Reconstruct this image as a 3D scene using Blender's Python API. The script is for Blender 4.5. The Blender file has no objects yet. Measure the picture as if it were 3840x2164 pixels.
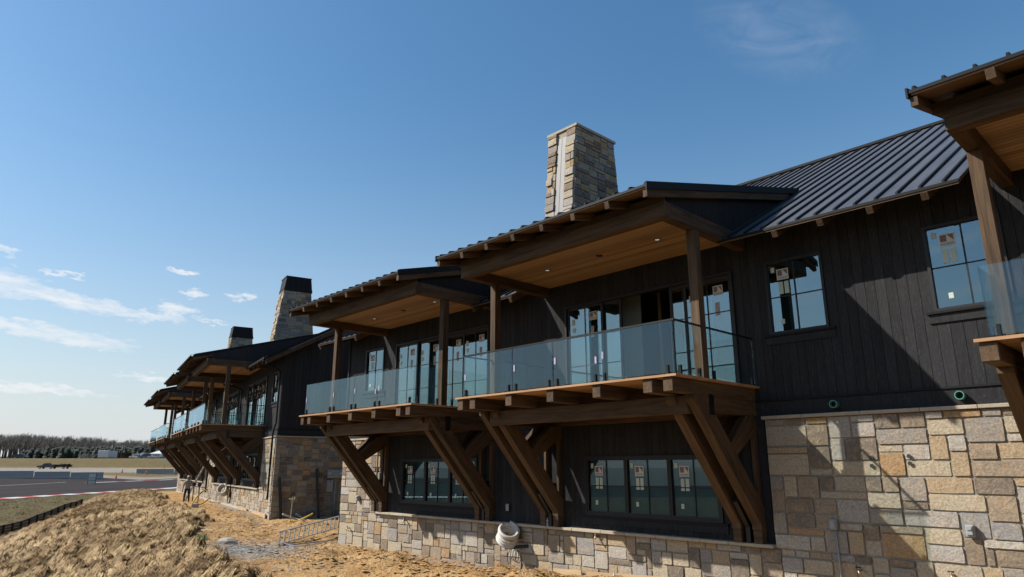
import bpy, bmesh, math, random
import numpy as np
from mathutils import Vector, Matrix

random.seed(7)
rng = np.random.default_rng(11)
scene = bpy.context.scene
COL = scene.collection
R = math.radians
sin, cos = math.sin, math.cos

# ------------------------------------------------------------------ camera
cam_data = bpy.data.cameras.new('camera')
cam_data.sensor_width = 36.0
cam_data.lens = 24.0
cam_data.clip_start = 0.1
cam_data.clip_end = 6000.0
camera = bpy.data.objects.new('camera', cam_data)
COL.objects.link(camera)
camera.location = (0, 0, 0)
camera.rotation_euler = (R(90 + 14.65), 0, 0)
scene.camera = camera

# ------------------------------------------------------------------ axes of the two buildings (plan)
PSI1, PSI2 = R(-43.4), R(-31.2)
U1 = (sin(PSI1), cos(PSI1)); V1 = (sin(PSI1 + math.pi/2), cos(PSI1 + math.pi/2))
U2 = (sin(PSI2), cos(PSI2)); V2 = (sin(PSI2 + math.pi/2), cos(PSI2 + math.pi/2))

# ------------------------------------------------------------------ sun and sky
su, sv, sz = -1.0, 1.0, -1.18
trav = Vector((su*U1[0] + sv*V1[0], su*U1[1] + sv*V1[1], sz)).normalized()
sun_dir = -trav
sun_el = math.asin(sun_dir.z)
sun_az = math.atan2(sun_dir.x, sun_dir.y)
sun_data = bpy.data.lights.new('sun', 'SUN')
sun_data.energy = 5.0
sun_data.angle = R(0.53)
sun_data.color = (1.0, 0.93, 0.83)
sun = bpy.data.objects.new('sun', sun_data)
COL.objects.link(sun)
sun.rotation_euler = trav.to_track_quat('-Z', 'Y').to_euler()

scene.view_settings.view_transform = 'Standard'
scene.view_settings.look = 'None'
scene.view_settings.exposure = 0.68
scene.view_settings.gamma = 1.0
scene.view_settings.use_curve_mapping = False

world = bpy.data.worlds.new('World')
scene.world = world
world.use_nodes = True
wt = world.node_tree
wt.nodes.clear()

class NG:
    """tiny node-graph helper"""
    def __init__(s, tree):
        s.t = tree
    def n(s, typ, **kw):
        nd = s.t.nodes.new(typ)
        for k, v in kw.items():
            setattr(nd, k, v)
        return nd
    def link(s, a, b):
        s.t.links.new(a, b)
    def val(s, sock, v):
        if hasattr(v, 'links') or isinstance(v, bpy.types.NodeSocket):
            s.link(v, sock)
        else:
            sock.default_value = v
    def m(s, op, a, b=None, c=None, clamp=False):
        nd = s.n('ShaderNodeMath', operation=op, use_clamp=clamp)
        s.val(nd.inputs[0], a)
        if b is not None: s.val(nd.inputs[1], b)
        if c is not None: s.val(nd.inputs[2], c)
        return nd.outputs[0]
    def noise(s, vec, scale, detail=4, rough=0.55, dist=0.0):
        nd = s.n('ShaderNodeTexNoise')
        if vec is not None: s.link(vec, nd.inputs['Vector'])
        nd.inputs['Scale'].default_value = scale
        nd.inputs['Detail'].default_value = detail
        nd.inputs['Roughness'].default_value = rough
        nd.inputs['Distortion'].default_value = dist
        return nd.outputs['Fac']
    def mapping(s, vec, scale=(1, 1, 1), loc=(0, 0, 0), rot=(0, 0, 0)):
        nd = s.n('ShaderNodeMapping')
        s.link(vec, nd.inputs['Vector'])
        nd.inputs['Scale'].default_value = scale
        s.val(nd.inputs['Location'], loc)
        nd.inputs['Rotation'].default_value = rot
        return nd.outputs[0]
    def ramp(s, fac, stops, interp='LINEAR'):
        nd = s.n('ShaderNodeValToRGB')
        cr = nd.color_ramp
        cr.interpolation = interp
        while len(cr.elements) < len(stops):
            cr.elements.new(0.5)
        for e, (p, c) in zip(cr.elements, stops):
            e.position = p
            e.color = (c[0], c[1], c[2], 1) if not isinstance(c, (int, float)) else (c, c, c, 1)
        s.val(nd.inputs[0], fac)
        return nd.outputs[0]
    def mix(s, fac, a, b, blend='MIX'):
        nd = s.n('ShaderNodeMix', data_type='RGBA', blend_type=blend)
        s.val(nd.inputs[0], fac)
        for sock, v in ((nd.inputs[6], a), (nd.inputs[7], b)):
            if isinstance(v, tuple): sock.default_value = (v[0], v[1], v[2], 1)
            else: s.link(v, sock)
        return nd.outputs[2]
    def bump(s, h, strength=0.3, dist=0.02):
        nd = s.n('ShaderNodeBump')
        nd.inputs['Strength'].default_value = strength
        nd.inputs['Distance'].default_value = dist
        s.link(h, nd.inputs['Height'])
        return nd.outputs[0]

g = NG(wt)
sky = g.n('ShaderNodeTexSky', sky_type='NISHITA')
sky.sun_disc = False
sky.sun_elevation = sun_el
sky.sun_rotation = sun_az
sky.altitude = 200.0
sky.air_density = 1.4
sky.dust_density = 1.1
sky.ozone_density = 5.0
tc = g.n('ShaderNodeTexCoord')
sep = g.n('ShaderNodeSeparateXYZ')
g.link(tc.outputs['Generated'], sep.inputs[0])
az = g.m('MULTIPLY', g.m('ARCTAN2', sep.outputs[0], sep.outputs[1]), 180/math.pi)
el = g.m('MULTIPLY', g.m('ARCSINE', sep.outputs[2]), 180/math.pi)
# cloud layer: fair-weather wisps, flattened towards the horizon
cvec = g.n('ShaderNodeCombineXYZ')
g.link(g.m('MULTIPLY', az, 0.30), cvec.inputs[0])
g.link(g.m('ADD', g.m('MULTIPLY', el, 1.35), g.m('MULTIPLY', az, 0.14)), cvec.inputs[1])
n1 = g.noise(cvec.outputs[0], 1.3, 9, 0.68, 0.9)
n2 = g.noise(g.mapping(cvec.outputs[0], (0.8, 0.45, 1), (3.1, 1.7, 0)), 0.7, 7, 0.6, 0.9)
def cloud_bank(a0, e0, ra, re, tilt):
    da = g.m('SUBTRACT', az, a0); de = g.m('SUBTRACT', el, e0)
    t = R(tilt)
    p = g.m('DIVIDE', g.m('ADD', g.m('MULTIPLY', da, cos(t)), g.m('MULTIPLY', de, sin(t))), ra)
    q = g.m('DIVIDE', g.m('SUBTRACT', g.m('MULTIPLY', de, cos(t)), g.m('MULTIPLY', da, sin(t))), re)
    rr = g.m('ADD', g.m('MULTIPLY', p, p), g.m('MULTIPLY', q, q))
    return g.m('SUBTRACT', 1.0, rr, clamp=True)
fv = g.n('ShaderNodeCombineXYZ'); g.link(g.m('MULTIPLY', az, 0.55), fv.inputs[0]); g.link(g.m('MULTIPLY', el, 1.5), fv.inputs[1])
wa = g.noise(fv.outputs[0], 1.0, 5, 0.6); wb = g.noise(g.mapping(fv.outputs[0], (1, 1, 1), (7.3, 2.1, 0)), 1.2, 5, 0.6)
azr, elr = az, el
az = g.m('ADD', az, g.m('MULTIPLY', g.m('SUBTRACT', wa, 0.5), 5.0)); el = g.m('ADD', el, g.m('MULTIPLY', g.m('SUBTRACT', wb, 0.5), 1.9))
banks = [(-38.5, 12.2, 5.0, 1.25, -5), (-33.5, 11.4, 7.0, .80, -7), (-28.8, 10.9, 3.2, .50, -5), (-26.9, 11.55, 1.7, .85, 6), (-24.0, 10.85, 1.9, .22, -10),
         (-37.5, 9.3, 6.0, .75, -4), (-32.6, 8.85, 4.4, .85, -6), (-26.8, 14.4, 1.2, .24, -3), (-34.4, 13.2, 1.5, .26, -8),
         (-25.6, 12.9, 1.1, .38, 4), (-22.1, 12.9, 1.0, .50, 10), (-38.4, 14.3, 1.3, .45, -5), (-28, 6.4, 3.5, .30, -2), (-36, 5.2, 8, .40, -2)]
acc = None
for bk in banks:
    c = cloud_bank(*bk)
    acc = c if acc is None else g.m('MAXIMUM', acc, c)
soft = g.m('SUBTRACT', g.m('ADD', g.m('MULTIPLY', acc, 1.5), g.m('MULTIPLY', g.m('SUBTRACT', n1, 0.5), 3.2)), 0.35)
low = g.m('MULTIPLY', soft, 0.70, clamp=True)
low = g.m('MULTIPLY', low, g.m('MULTIPLY', acc, 2.2, clamp=True))
az, el = azr, elr
thin = g.m('MULTIPLY', g.m('SUBTRACT', n2, 0.60), 4.2, clamp=True)
thin = g.m('MULTIPLY', thin, 0.40)
# thin veil high on the right, broken clouds behind the viewer
veil = g.m('MULTIPLY', g.m('MULTIPLY', cloud_bank(24.0, 32.8, 8, 3.6, -25), g.m('MULTIPLY', g.m('SUBTRACT', n2, 0.36), 2.4, clamp=True)), 0.18)
behind = g.m('MULTIPLY', g.m('MULTIPLY', g.m('SUBTRACT', -54.0, az), 0.05, clamp=True), g.m('MULTIPLY', g.m('SUBTRACT', n2, 0.50), 4.0, clamp=True))
elfade = g.m('MULTIPLY', g.m('SUBTRACT', 30.0, el), 0.06, clamp=True)
behind = g.m('MULTIPLY', g.m('MULTIPLY', behind, elfade), 0.75)
cl = g.m('MAXIMUM', g.m('MAXIMUM', low, veil), g.m('MAXIMUM', behind, g.m('MULTIPLY', thin, 0.0)))
cl = g.m('MULTIPLY', cl, g.m('MULTIPLY', el, 0.35, clamp=True))
skysat = g.n('ShaderNodeHueSaturation')
skysat.inputs['Saturation'].default_value = 1.16
skysat.inputs['Hue'].default_value = 0.495
g.link(sky.outputs[0], skysat.inputs['Color'])
hz = g.m('POWER', g.m('SUBTRACT', 1.0, g.m('DIVIDE', g.m('MAXIMUM', el, 0.0), 34.0), clamp=True), 2.6)
hazy = g.mix(g.m('MULTIPLY', hz, 0.85), skysat.outputs[0], (5.3, 5.65, 6.25))      # pale air low over the horizon, all round
skc = g.mix(g.m('MULTIPLY', cl, 0.80), hazy, (6.7, 6.8, 7.0))
bg = g.n('ShaderNodeBackground')
bg.inputs['Strength'].default_value = 0.084
g.link(skc, bg.inputs['Color'])
wo = g.n('ShaderNodeOutputWorld')
g.link(bg.outputs[0], wo.inputs[0])

scene.cycles.max_bounces = 10
scene.cycles.transparent_max_bounces = 24
scene.cycles.caustics_reflective = False
scene.cycles.caustics_refractive = False

# ------------------------------------------------------------------ materials
KA = 0.66          # overall paint/stone tone
MATS = {}
def new_mat(name):
    m = bpy.data.materials.new(name)
    m.use_nodes = True
    m.node_tree.nodes.clear()
    q = NG(m.node_tree)
    out = q.n('ShaderNodeOutputMaterial')
    b = q.n('ShaderNodeBsdfPrincipled')
    q.link(b.outputs[0], out.inputs[0])
    MATS[name] = m
    return m, q, b, out

def plain(name, col, rough=0.6, metal=0.0, var=0.12, scale=6.0, bump=0.0, bscale=30.0, spec=0.5):
    m, q, b, out = new_mat(name)
    t = q.n('ShaderNodeTexCoord'); oi = q.n('ShaderNodeObjectInfo')
    vec = q.mapping(t.outputs['Object'], (1, 1, 1), q.n('ShaderNodeCombineXYZ').outputs[0])
    no = q.noise(vec, scale, 5, 0.6)
    f = q.m('MULTIPLY_ADD', q.m('SUBTRACT', no, 0.5), 2*var, 1.0)
    f = q.m('ADD', f, q.m('MULTIPLY', q.m('SUBTRACT', oi.outputs['Random'], 0.5), var*0.8))
    cc = q.n('ShaderNodeCombineColor')
    for i in range(3):
        q.link(q.m('MULTIPLY', f, col[i]*(KA if metal < .5 else 1.0)), cc.inputs[i])
    q.link(cc.outputs[0], b.inputs['Base Color'])
    b.inputs['Roughness'].default_value = rough
    b.inputs['Metallic'].default_value = metal
    b.inputs['Specular IOR Level'].default_value = spec
    if bump > 0:
        q.link(q.bump(q.noise(t.outputs['Object'], bscale, 5, 0.6), bump, 0.02), b.inputs['Normal'])
    return m

def wood(name, dark, light, rough=0.65, grain=(1.2, 22, 22), bump=0.25, spec=0.3, turn=0.0):
    """grain runs along the object's own X axis"""
    m, q, b, out = new_mat(name)
    t = q.n('ShaderNodeTexCoord'); oi = q.n('ShaderNodeObjectInfo')
    off = q.n('ShaderNodeCombineXYZ')
    q.link(q.m('MULTIPLY', oi.outputs['Random'], 37.0), off.inputs[0])
    q.link(q.m('MULTIPLY', oi.outputs['Random'], 91.0), off.inputs[1])
    ob = q.mapping(t.outputs['Object'], (1, 1, 1), (0, 0, 0), (turn, 0, 0)) if turn else t.outputs['Object']
    vec = q.mapping(ob, grain, off.outputs[0])
    n1 = q.noise(vec, 1.0, 6, 0.62, 0.8)
    n2 = q.noise(q.mapping(ob, tuple(.8 if k_ < 3 else 3 for k_ in grain), off.outputs[0]), 1.3, 3, 0.5)
    f = q.m('ADD', q.m('MULTIPLY', n1, 0.7), q.m('MULTIPLY', n2, 0.3))
    f = q.m('ADD', f, q.m('MULTIPLY', q.m('SUBTRACT', oi.outputs['Random'], 0.5), 0.14))
    dark = tuple(x*KA for x in dark); light = tuple(x*KA for x in light)
    c = q.ramp(f, [(0.30, dark), (0.68, light)])
    q.link(c, b.inputs['Base Color'])
    b.inputs['Roughness'].default_value = rough
    b.inputs['Specular IOR Level'].default_value = spec
    q.link(q.bump(n1, bump, 0.01), b.inputs['Normal'])
    return m

wood('timber', (0.030, 0.018, 0.010), (0.160, 0.100, 0.056), 0.75, (1.0, 16, 16), 0.45, 0.2)
for nm_, tn_ in (('timber_brace', R(48)), ('timber_counter', R(-40)), ('timber_rake', R(-15))):
    wood(nm_, (0.030, 0.018, 0.010), (0.160, 0.100, 0.056), 0.75, (16, 1.0, 16), 0.45, 0.2, tn_)
wood('cedar', (0.36, 0.19, 0.085), (0.62, 0.37, 0.20), 0.6)
wood('lumber', (0.45, 0.30, 0.16), (0.68, 0.50, 0.30), 0.7)
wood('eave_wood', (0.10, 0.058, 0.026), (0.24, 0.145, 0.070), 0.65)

def siding_mat():
    m, q, b, out = new_mat('siding')
    t = q.n('ShaderNodeTexCoord'); oi = q.n('ShaderNodeObjectInfo')
    off = q.n('ShaderNodeCombineXYZ')
    q.link(q.m('MULTIPLY', oi.outputs['Random'], 53.0), off.inputs[0])
    q.link(q.m('MULTIPLY', oi.outputs['Random'], 29.0), off.inputs[2])
    vec = q.mapping(t.outputs['Object'], (9, 9, 0.9), off.outputs[0])
    n1 = q.noise(vec, 1.0, 4, 0.55, 1.4)
    rings = q.m('FRACT', q.m('MULTIPLY', n1, 11.0))
    fl = q.m('MULTIPLY', q.m('SUBTRACT', rings, 0.86), 7.0, clamp=True)
    base = q.ramp(q.m('ADD', q.m('MULTIPLY', n1, 0.7), q.m('MULTIPLY', oi.outputs['Random'], 0.3)), [(0.2, (0.014, 0.0143, 0.016)), (0.8, (0.031, 0.0315, 0.034))])
    c = q.mix(q.m('MULTIPLY', fl, 0.40), base, (0.11, 0.108, 0.108))
    q.link(c, b.inputs['Base Color'])
    b.inputs['Roughness'].default_value = 0.8
    b.inputs['Specular IOR Level'].default_value = 0.08
    q.link(q.bump(n1, 0.35, 0.01), b.inputs['Normal'])
siding_mat()
plain('trim_black', (0.020, 0.020, 0.023), 0.7, 0, 0.15, 8, 0.12, 40, 0.12)
plain('frame_black', (0.022, 0.022, 0.025), 0.5, 0, 0.1, 6, 0, 30, 0.25)
plain('steel_black', (0.012, 0.012, 0.014), 0.4, 0.4, 0.1)
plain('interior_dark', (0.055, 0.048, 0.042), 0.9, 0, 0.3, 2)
plain('interior_wrap', (0.30, 0.33, 0.33), 0.8, 0, 0.25, 1.4)
plain('mortar', (0.37, 0.33, 0.265), 0.95, 0, 0.14, 4, 0.6, 60)
plain('concrete', (0.46, 0.44, 0.40), 0.9, 0, 0.16, 3, 0.4, 40)
plain('barrier_concrete', (0.47, 0.45, 0.43), 0.9, 0, 0.14, 1.5, 0.3, 20)
plain('cap_stone', (0.46, 0.40, 0.31), 0.9, 0, 0.22, 5, 0.6, 40)
plain('box_grey', (0.34, 0.37, 0.39), 0.5, 0, 0.06)
plain('pipe_green', (0.10, 0.36, 0.28), 0.4, 0, 0.05)
plain('hose_white', (0.62, 0.605, 0.575), 0.55, 0, 0.12, 3)
plain('hose_yellow', (0.70, 0.44, 0.05), 0.45, 0, 0.06)
plain('hose_blue', (0.20, 0.30, 0.46), 0.45, 0, 0.06)
plain('rubber_black', (0.018, 0.018, 0.018), 0.6, 0, 0.1)
plain('alu', (0.36, 0.35, 0.33), 0.5, 0.5, 0.08)
plain('brass', (0.42, 0.33, 0.20), 0.4, 0.8, 0.1)
plain('paper_white', (0.70, 0.74, 0.69), 0.7, 0, 0.06)
plain('paper_green', (0.55, 0.66, 0.58), 0.7, 0, 0.10)
plain('paper_grey', (0.40, 0.37, 0.37), 0.7, 0, 0.06)
plain('print_maroon', (0.24, 0.14, 0.14), 0.7, 0, 0.05)
plain('print_dark', (0.05, 0.045, 0.045), 0.7, 0, 0.05)
plain('sticker_purple', (0.36, 0.34, 0.50), 0.6, 0, 0.3, 40)
plain('red_label', (0.6, 0.06, 0.05), 0.5, 0, 0.05)
plain('flue_metal', (0.19, 0.192, 0.20), 0.6, 0.1, 0.1, 2)
plain('lamp_ring', (0.03, 0.025, 0.02), 0.5)
plain('cone_orange', (0.72, 0.12, 0.03), 0.5, 0, 0.05)
plain('paint_white', (0.72, 0.71, 0.68), 0.6, 0, 0.12, 2)
plain('paint_red', (0.52, 0.07, 0.05), 0.6, 0, 0.15, 2)
plain('car_white', (0.72, 0.73, 0.74), 0.25, 0, 0.03)
plain('car_grey', (0.16, 0.17, 0.185), 0.25, 0.2, 0.03)
plain('car_dark', (0.03, 0.035, 0.045), 0.2, 0.1, 0.03)
plain('tyre', (0.015, 0.015, 0.016), 0.8)
plain('car_glass', (0.02, 0.025, 0.03), 0.08)
plain('hoodie', (0.34, 0.33, 0.315), 0.9, 0, 0.12, 12)
plain('trousers', (0.012, 0.012, 0.014), 0.85, 0, 0.2, 10)
plain('skin', (0.30, 0.17, 0.11), 0.6, 0, 0.08)
plain('cap_white', (0.66, 0.65, 0.63), 0.8, 0, 0.08)
plain('shoe', (0.09, 0.085, 0.08), 0.7)
plain('fence_black', (0.018, 0.018, 0.019), 0.6, 0, 0.25, 3)
plain('tent_white', (0.75, 0.75, 0.74), 0.7, 0, 0.05)
plain('brick_dark', (0.10, 0.06, 0.05), 0.85, 0, 0.3, 3)
plain('rock', (0.42, 0.38, 0.32), 0.95, 0, 0.3, 3, 0.6, 12)
plain('plastic_clear', (0.62, 0.68, 0.72), 0.15, 0, 0.05)

def metal_roof():
    m, q, b, out = new_mat('roof_metal')
    t = q.n('ShaderNodeTexCoord')
    no = q.noise(q.mapping(t.outputs['Object'], (6, 0.5, 0.5)), 1.0, 4, 0.6)
    c = q.ramp(no, [(0.3, (0.135, 0.138, 0.148)), (0.7, (0.185, 0.188, 0.198))])
    q.link(c, b.inputs['Base Color'])
    b.inputs['Metallic'].default_value = 0.75
    q.link(q.m('MULTIPLY_ADD', no, 0.15, 0.36), b.inputs['Roughness'])
    q.link(q.bump(q.noise(q.mapping(t.outputs['Object'], (5, 0.8, 0.8)), 1.0, 2, 0.5), 0.06, 0.02), b.inputs['Normal'])
metal_roof()
plain('metal_black', (0.013, 0.014, 0.017), 0.6, 0.0, 0.1, 6, 0, 30, 0.15)

def stone_mat(name, stops, kt=.95):
    m, q, b, out = new_mat(name)
    t = q.n('ShaderNodeTexCoord'); oi = q.n('ShaderNodeObjectInfo'); ge = q.n('ShaderNodeNewGeometry')
    rnd = q.m('FRACT', q.m('ADD', oi.outputs['Random'], ge.outputs['Random Per Island']))
    grey = lambda c_: tuple((x*.96+.04*sum(c_)/3)*KA*kt for x in c_)
    base = q.ramp(rnd, [(p_, grey(c_)) for p_, c_ in stops], 'CONSTANT')
    off = q.n('ShaderNodeCombineXYZ')
    q.link(q.m('MULTIPLY', rnd, 61.0), off.inputs[0]); q.link(q.m('MULTIPLY', rnd, 17.0), off.inputs[2])
    vec = q.mapping(t.outputs['Object'], (1, 1, 1), off.outputs[0])
    big = q.noise(vec, 4.6, 6, 0.68, 0.8)
    fine = q.noise(vec, 22.0, 5, 0.65)
    streak = q.noise(q.mapping(vec, (2, 2, 11)), 1.6, 4, 0.6, 1.2)
    c1 = q.mix(q.m('MULTIPLY', q.m('SUBTRACT', big, 0.47), 2.6, clamp=True), base, (0.33, 0.25, 0.165))
    c1 = q.mix(0.9, base, c1)
    rust = q.m('MULTIPLY', q.m('SUBTRACT', q.noise(q.mapping(vec, (1, 1, 1), (5, 9, 2)), 4.5, 6, .68, .9), .57), 6.0, clamp=True)
    c1 = q.mix(q.m('MULTIPLY', rust, .55), c1, (0.27, 0.145, 0.055))
    c2 = q.mix(q.m('MULTIPLY', q.m('SUBTRACT', streak, 0.55), 3.0, clamp=True), c1, (0.145, 0.125, 0.105))
    c2 = q.mix(0.75, c1, c2)
    c3 = q.mix(1.0, c2, q.ramp(fine, [(0.25, 0.62), (0.75, 1.40)]), 'MULTIPLY')
    q.link(c3, b.inputs['Base Color'])
    b.inputs['Roughness'].default_value = 0.92
    b.inputs['Specular IOR Level'].default_value = 0.25
    hh = q.m('ADD', q.m('MULTIPLY', fine, 0.35), big)
    q.link(q.bump(hh, 0.85, 0.035), b.inputs['Normal'])
pal = [(0.0, (0.46, 0.40, 0.31)), (0.12, (0.33, 0.30, 0.26)), (0.23, (0.50, 0.43, 0.31)), (0.35, (0.26, 0.205, 0.15)), (0.46, (0.43, 0.40, 0.36)),
       (0.56, (0.46, 0.35, 0.22)), (0.65, (0.35, 0.28, 0.205)), (0.74, (0.49, 0.455, 0.40)), (0.83, (0.21, 0.175, 0.14)), (0.91, (0.42, 0.27, 0.135)), (0.95, (0.32, 0.31, 0.30))]
stone_mat('stone', pal)
pal2 = [(0.0, (0.42, 0.36, 0.27)), (0.13, (0.25, 0.24, 0.23)), (0.26, (0.47, 0.39, 0.27)), (0.36, (0.20, 0.19, 0.185)), (0.47, (0.30, 0.30, 0.31)),
        (0.57, (0.46, 0.31, 0.16)), (0.65, (0.31, 0.24, 0.17)), (0.75, (0.40, 0.37, 0.32)), (0.84, (0.15, 0.14, 0.135)), (0.91, (0.37, 0.23, 0.12)), (0.96, (0.25, 0.15, 0.12))]
stone_mat('chimney_stone', pal2, .92)

def ceiling_mat():
    m, q, b, out = new_mat('ceiling_wood')
    t = q.n('ShaderNodeTexCoord')
    s = q.n('ShaderNodeSeparateXYZ'); q.link(t.outputs['Object'], s.inputs[0])
    row = q.m('FLOOR', q.m('DIVIDE', s.outputs[1], 0.135))
    fr = q.m('FRACT', q.m('DIVIDE', s.outputs[1], 0.135))
    wn = q.n('ShaderNodeTexWhiteNoise', noise_dimensions='1D'); q.link(row, wn.inputs['W'])
    cv = q.n('ShaderNodeCombineXYZ')
    q.link(q.m('ADD', q.m('MULTIPLY', s.outputs[0], 0.9), q.m('MULTIPLY', wn.outputs[0], 40)), cv.inputs[0])
    q.link(q.m('MULTIPLY', s.outputs[1], 25), cv.inputs[1])
    no = q.noise(cv.outputs[0], 1.0, 5, 0.6, 0.5)
    f = q.m('ADD', q.m('MULTIPLY', no, 0.6), q.m('MULTIPLY', wn.outputs[0], 0.4))
    c = q.ramp(f, [(0.2, (0.18, 0.112, 0.055)), (0.8, (0.44, 0.29, 0.150))])
    gr = q.m('GREATER_THAN', q.m('ABSOLUTE', q.m('SUBTRACT', fr, 0.5)), 0.455)
    c = q.mix(gr, c, (0.05, 0.025, 0.01))
    q.link(c, b.inputs['Base Color'])
    b.inputs['Roughness'].default_value = 0.55
    q.link(q.bump(q.m('SUBTRACT', 1.0, gr), 0.5, 0.01), b.inputs['Normal'])
ceiling_mat()

def glass_mat(name, tint, base_refl, gain, rcol=(.9, .97, 1.0), rough=0.0):
    m = bpy.data.materials.new(name); m.use_nodes = True; m.node_tree.nodes.clear()
    q = NG(m.node_tree); MATS[name] = m
    out = q.n('ShaderNodeOutputMaterial')
    tr = q.n('ShaderNodeBsdfTransparent'); tr.inputs[0].default_value = (*tint, 1)
    gl = q.n('ShaderNodeBsdfGlossy'); gl.inputs['Roughness'].default_value = rough
    gl.inputs[0].default_value = (*rcol, 1)
    ge = q.n('ShaderNodeNewGeometry')
    dt = q.n('ShaderNodeVectorMath', operation='DOT_PRODUCT')
    q.link(ge.outputs['Incoming'], dt.inputs[0]); q.link(ge.outputs['Normal'], dt.inputs[1])
    sch = q.m('MULTIPLY_ADD', q.m('POWER', q.m('SUBTRACT', 1.0, q.m('ABSOLUTE', dt.outputs['Value']), clamp=True), 5.0), .96, .04)   # Schlick, both sides of the pane
    fac = q.m('MULTIPLY_ADD', sch, gain, base_refl, clamp=True)
    mx = q.n('ShaderNodeMixShader')
    q.link(fac, mx.inputs[0]); q.link(tr.outputs[0], mx.inputs[1]); q.link(gl.outputs[0], mx.inputs[2])
    q.link(mx.outputs[0], out.inputs[0])
glass_mat('rail_glass', (0.935, 0.975, 0.965), 0.01, 1.0, (.62, .84, 1.0))
glass_mat('window_glass', (0.55, 0.70, 0.72), 0.12, 1.1, (.74, .90, .98))
glass_mat('lower_glass', (0.60, 0.74, 0.76), 0.02, 1.0, (.75, .92, 1.0))
plain('film_teal', (0.125, 0.165, 0.178), 0.6, 0, 0.35, 1.2)

def emis(name, col, strength):
    m = bpy.data.materials.new(name); m.use_nodes = True; m.node_tree.nodes.clear()
    q = NG(m.node_tree); MATS[name] = m
    out = q.n('ShaderNodeOutputMaterial'); e = q.n('ShaderNodeEmission')
    e.inputs[0].default_value = (*col, 1); e.inputs[1].default_value = strength
    q.link(e.outputs[0], out.inputs[0])
emis('lamp_lit', (1.0, 0.93, 0.82), 0.2)

# ------------------------------------------------------------------ object helpers
POS = {}      # position of every part inside its root's frame
def mesh_obj(name, verts, faces, mat, parent=None, loc=(0, 0, 0), smooth=False, recalc=True, mats=None, fmat=None):
    me = bpy.data.meshes.new(name)
    me.from_pydata([tuple(v) for v in verts], [], faces)
    if recalc:
        bm = bmesh.new(); bm.from_mesh(me)
        bmesh.ops.recalc_face_normals(bm, faces=bm.faces)
        bm.to_mesh(me); bm.free()
    for mm in (mats or [mat]):
        me.materials.append(MATS[mm])
    if fmat is not None:
        me.polygons.foreach_set('material_index', fmat)
    if smooth:
        me.polygons.foreach_set('use_smooth', [True]*len(me.polygons))
    me.update()
    return put(name, me, parent, loc)

def put(name, me, parent=None, loc=(0, 0, 0), rot=None):
    o = bpy.data.objects.new(name, me)
    COL.objects.link(o)
    loc = Vector(loc)
    POS[o.name] = loc
    if parent is not None:
        o.parent = parent
        o.location = loc - POS[parent.name] if parent.name in POS else loc
    else:
        o.location = loc
    if rot is not None:
        o.rotation_mode = 'QUATERNION'; o.rotation_quaternion = rot
    return o

def tag(o, label, cat, group=None):
    o['label'] = label; o['category'] = cat
    if group: o['group'] = group
    return o
def struct(o):
    o['kind'] = 'structure'; return o
def stuff(o):
    o['kind'] = 'stuff'; return o
def empty(name, loc, rz=0.0):
    o = bpy.data.objects.new(name, None)
    COL.objects.link(o); o.location = loc; o.rotation_euler = (0, 0, rz)
    o.empty_display_size = 0.3
    POS[o.name] = Vector((0, 0, 0))
    return o

BOX = {}
def box_mesh(sx, sy, sz, mat, ch=0.0):
    key = (round(sx, 4), round(sy, 4), round(sz, 4), mat, ch)
    if key in BOX: return BOX[key]
    me = bpy.data.meshes.new('box')
    if ch <= 0:
        a, b, c = sx/2, sy/2, sz/2
        vs = [(-a, -b, -c), (a, -b, -c), (a, b, -c), (-a, b, -c), (-a, -b, c), (a, -b, c), (a, b, c), (-a, b, c)]
        fs = [(0, 3, 2, 1), (4, 5, 6, 7), (0, 1, 5, 4), (1, 2, 6, 5), (2, 3, 7, 6), (3, 0, 4, 7)]
        me.from_pydata(vs, [], fs)
    else:
        bm = bmesh.new()
        bmesh.ops.create_cube(bm, size=1.0)
        bmesh.ops.scale(bm, vec=(sx, sy, sz), verts=bm.verts)
        bmesh.ops.bevel(bm, geom=list(bm.edges), offset=ch, segments=1, affect='EDGES', profile=0.5)
        bm.to_mesh(me); bm.free()
    me.materials.append(MATS[mat])
    BOX[key] = me
    return me

class Frame:
    """building frame: u along the facade (leftwards), v into the building, z up; wall plane v = 14.5, base z = -2.8"""
    def __init__(s, root, ub):
        s.root = root; s.ub = ub
    def P(s, u, v, z):
        return Vector((-(u - s.ub), v - 14.5, z + 2.8))
    def box(s, name, u0, u1, v0, v1, z0, z1, mat, parent=None, ch=0.0):
        p = s.P((u0+u1)/2, (v0+v1)/2, (z0+z1)/2)
        return put(name, box_mesh(abs(u1-u0), abs(v1-v0), abs(z1-z0), mat, ch), parent or s.root, p)
    def beam(s, name, a, b, w, h, mat, parent=None, ch=0.012):
        A, B = s.P(*a), s.P(*b)
        return beam_obj(name, A, B, w, h, mat, parent or s.root, ch)
    def prism(s, name, poly, u0, u1, mat, parent=None):
        n = len(poly)
        c = s.P((u0+u1)/2, sum(p[0] for p in poly)/n, sum(p[1] for p in poly)/n)
        vs = [s.P(u0, v, z)-c for v, z in poly] + [s.P(u1, v, z)-c for v, z in poly]
        fs = [tuple(range(n)), tuple(range(2*n-1, n-1, -1))] + [(i, (i+1) % n, n+(i+1) % n, n+i) for i in range(n)]
        return mesh_obj(name, vs, fs, mat, parent or s.root, c)
    def tube(s, name, pts, r, mat, parent=None, n=8):
        P = [s.P(*p) for p in pts]
        return tube_obj(name, P, r, mat, parent or s.root, n)

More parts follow.
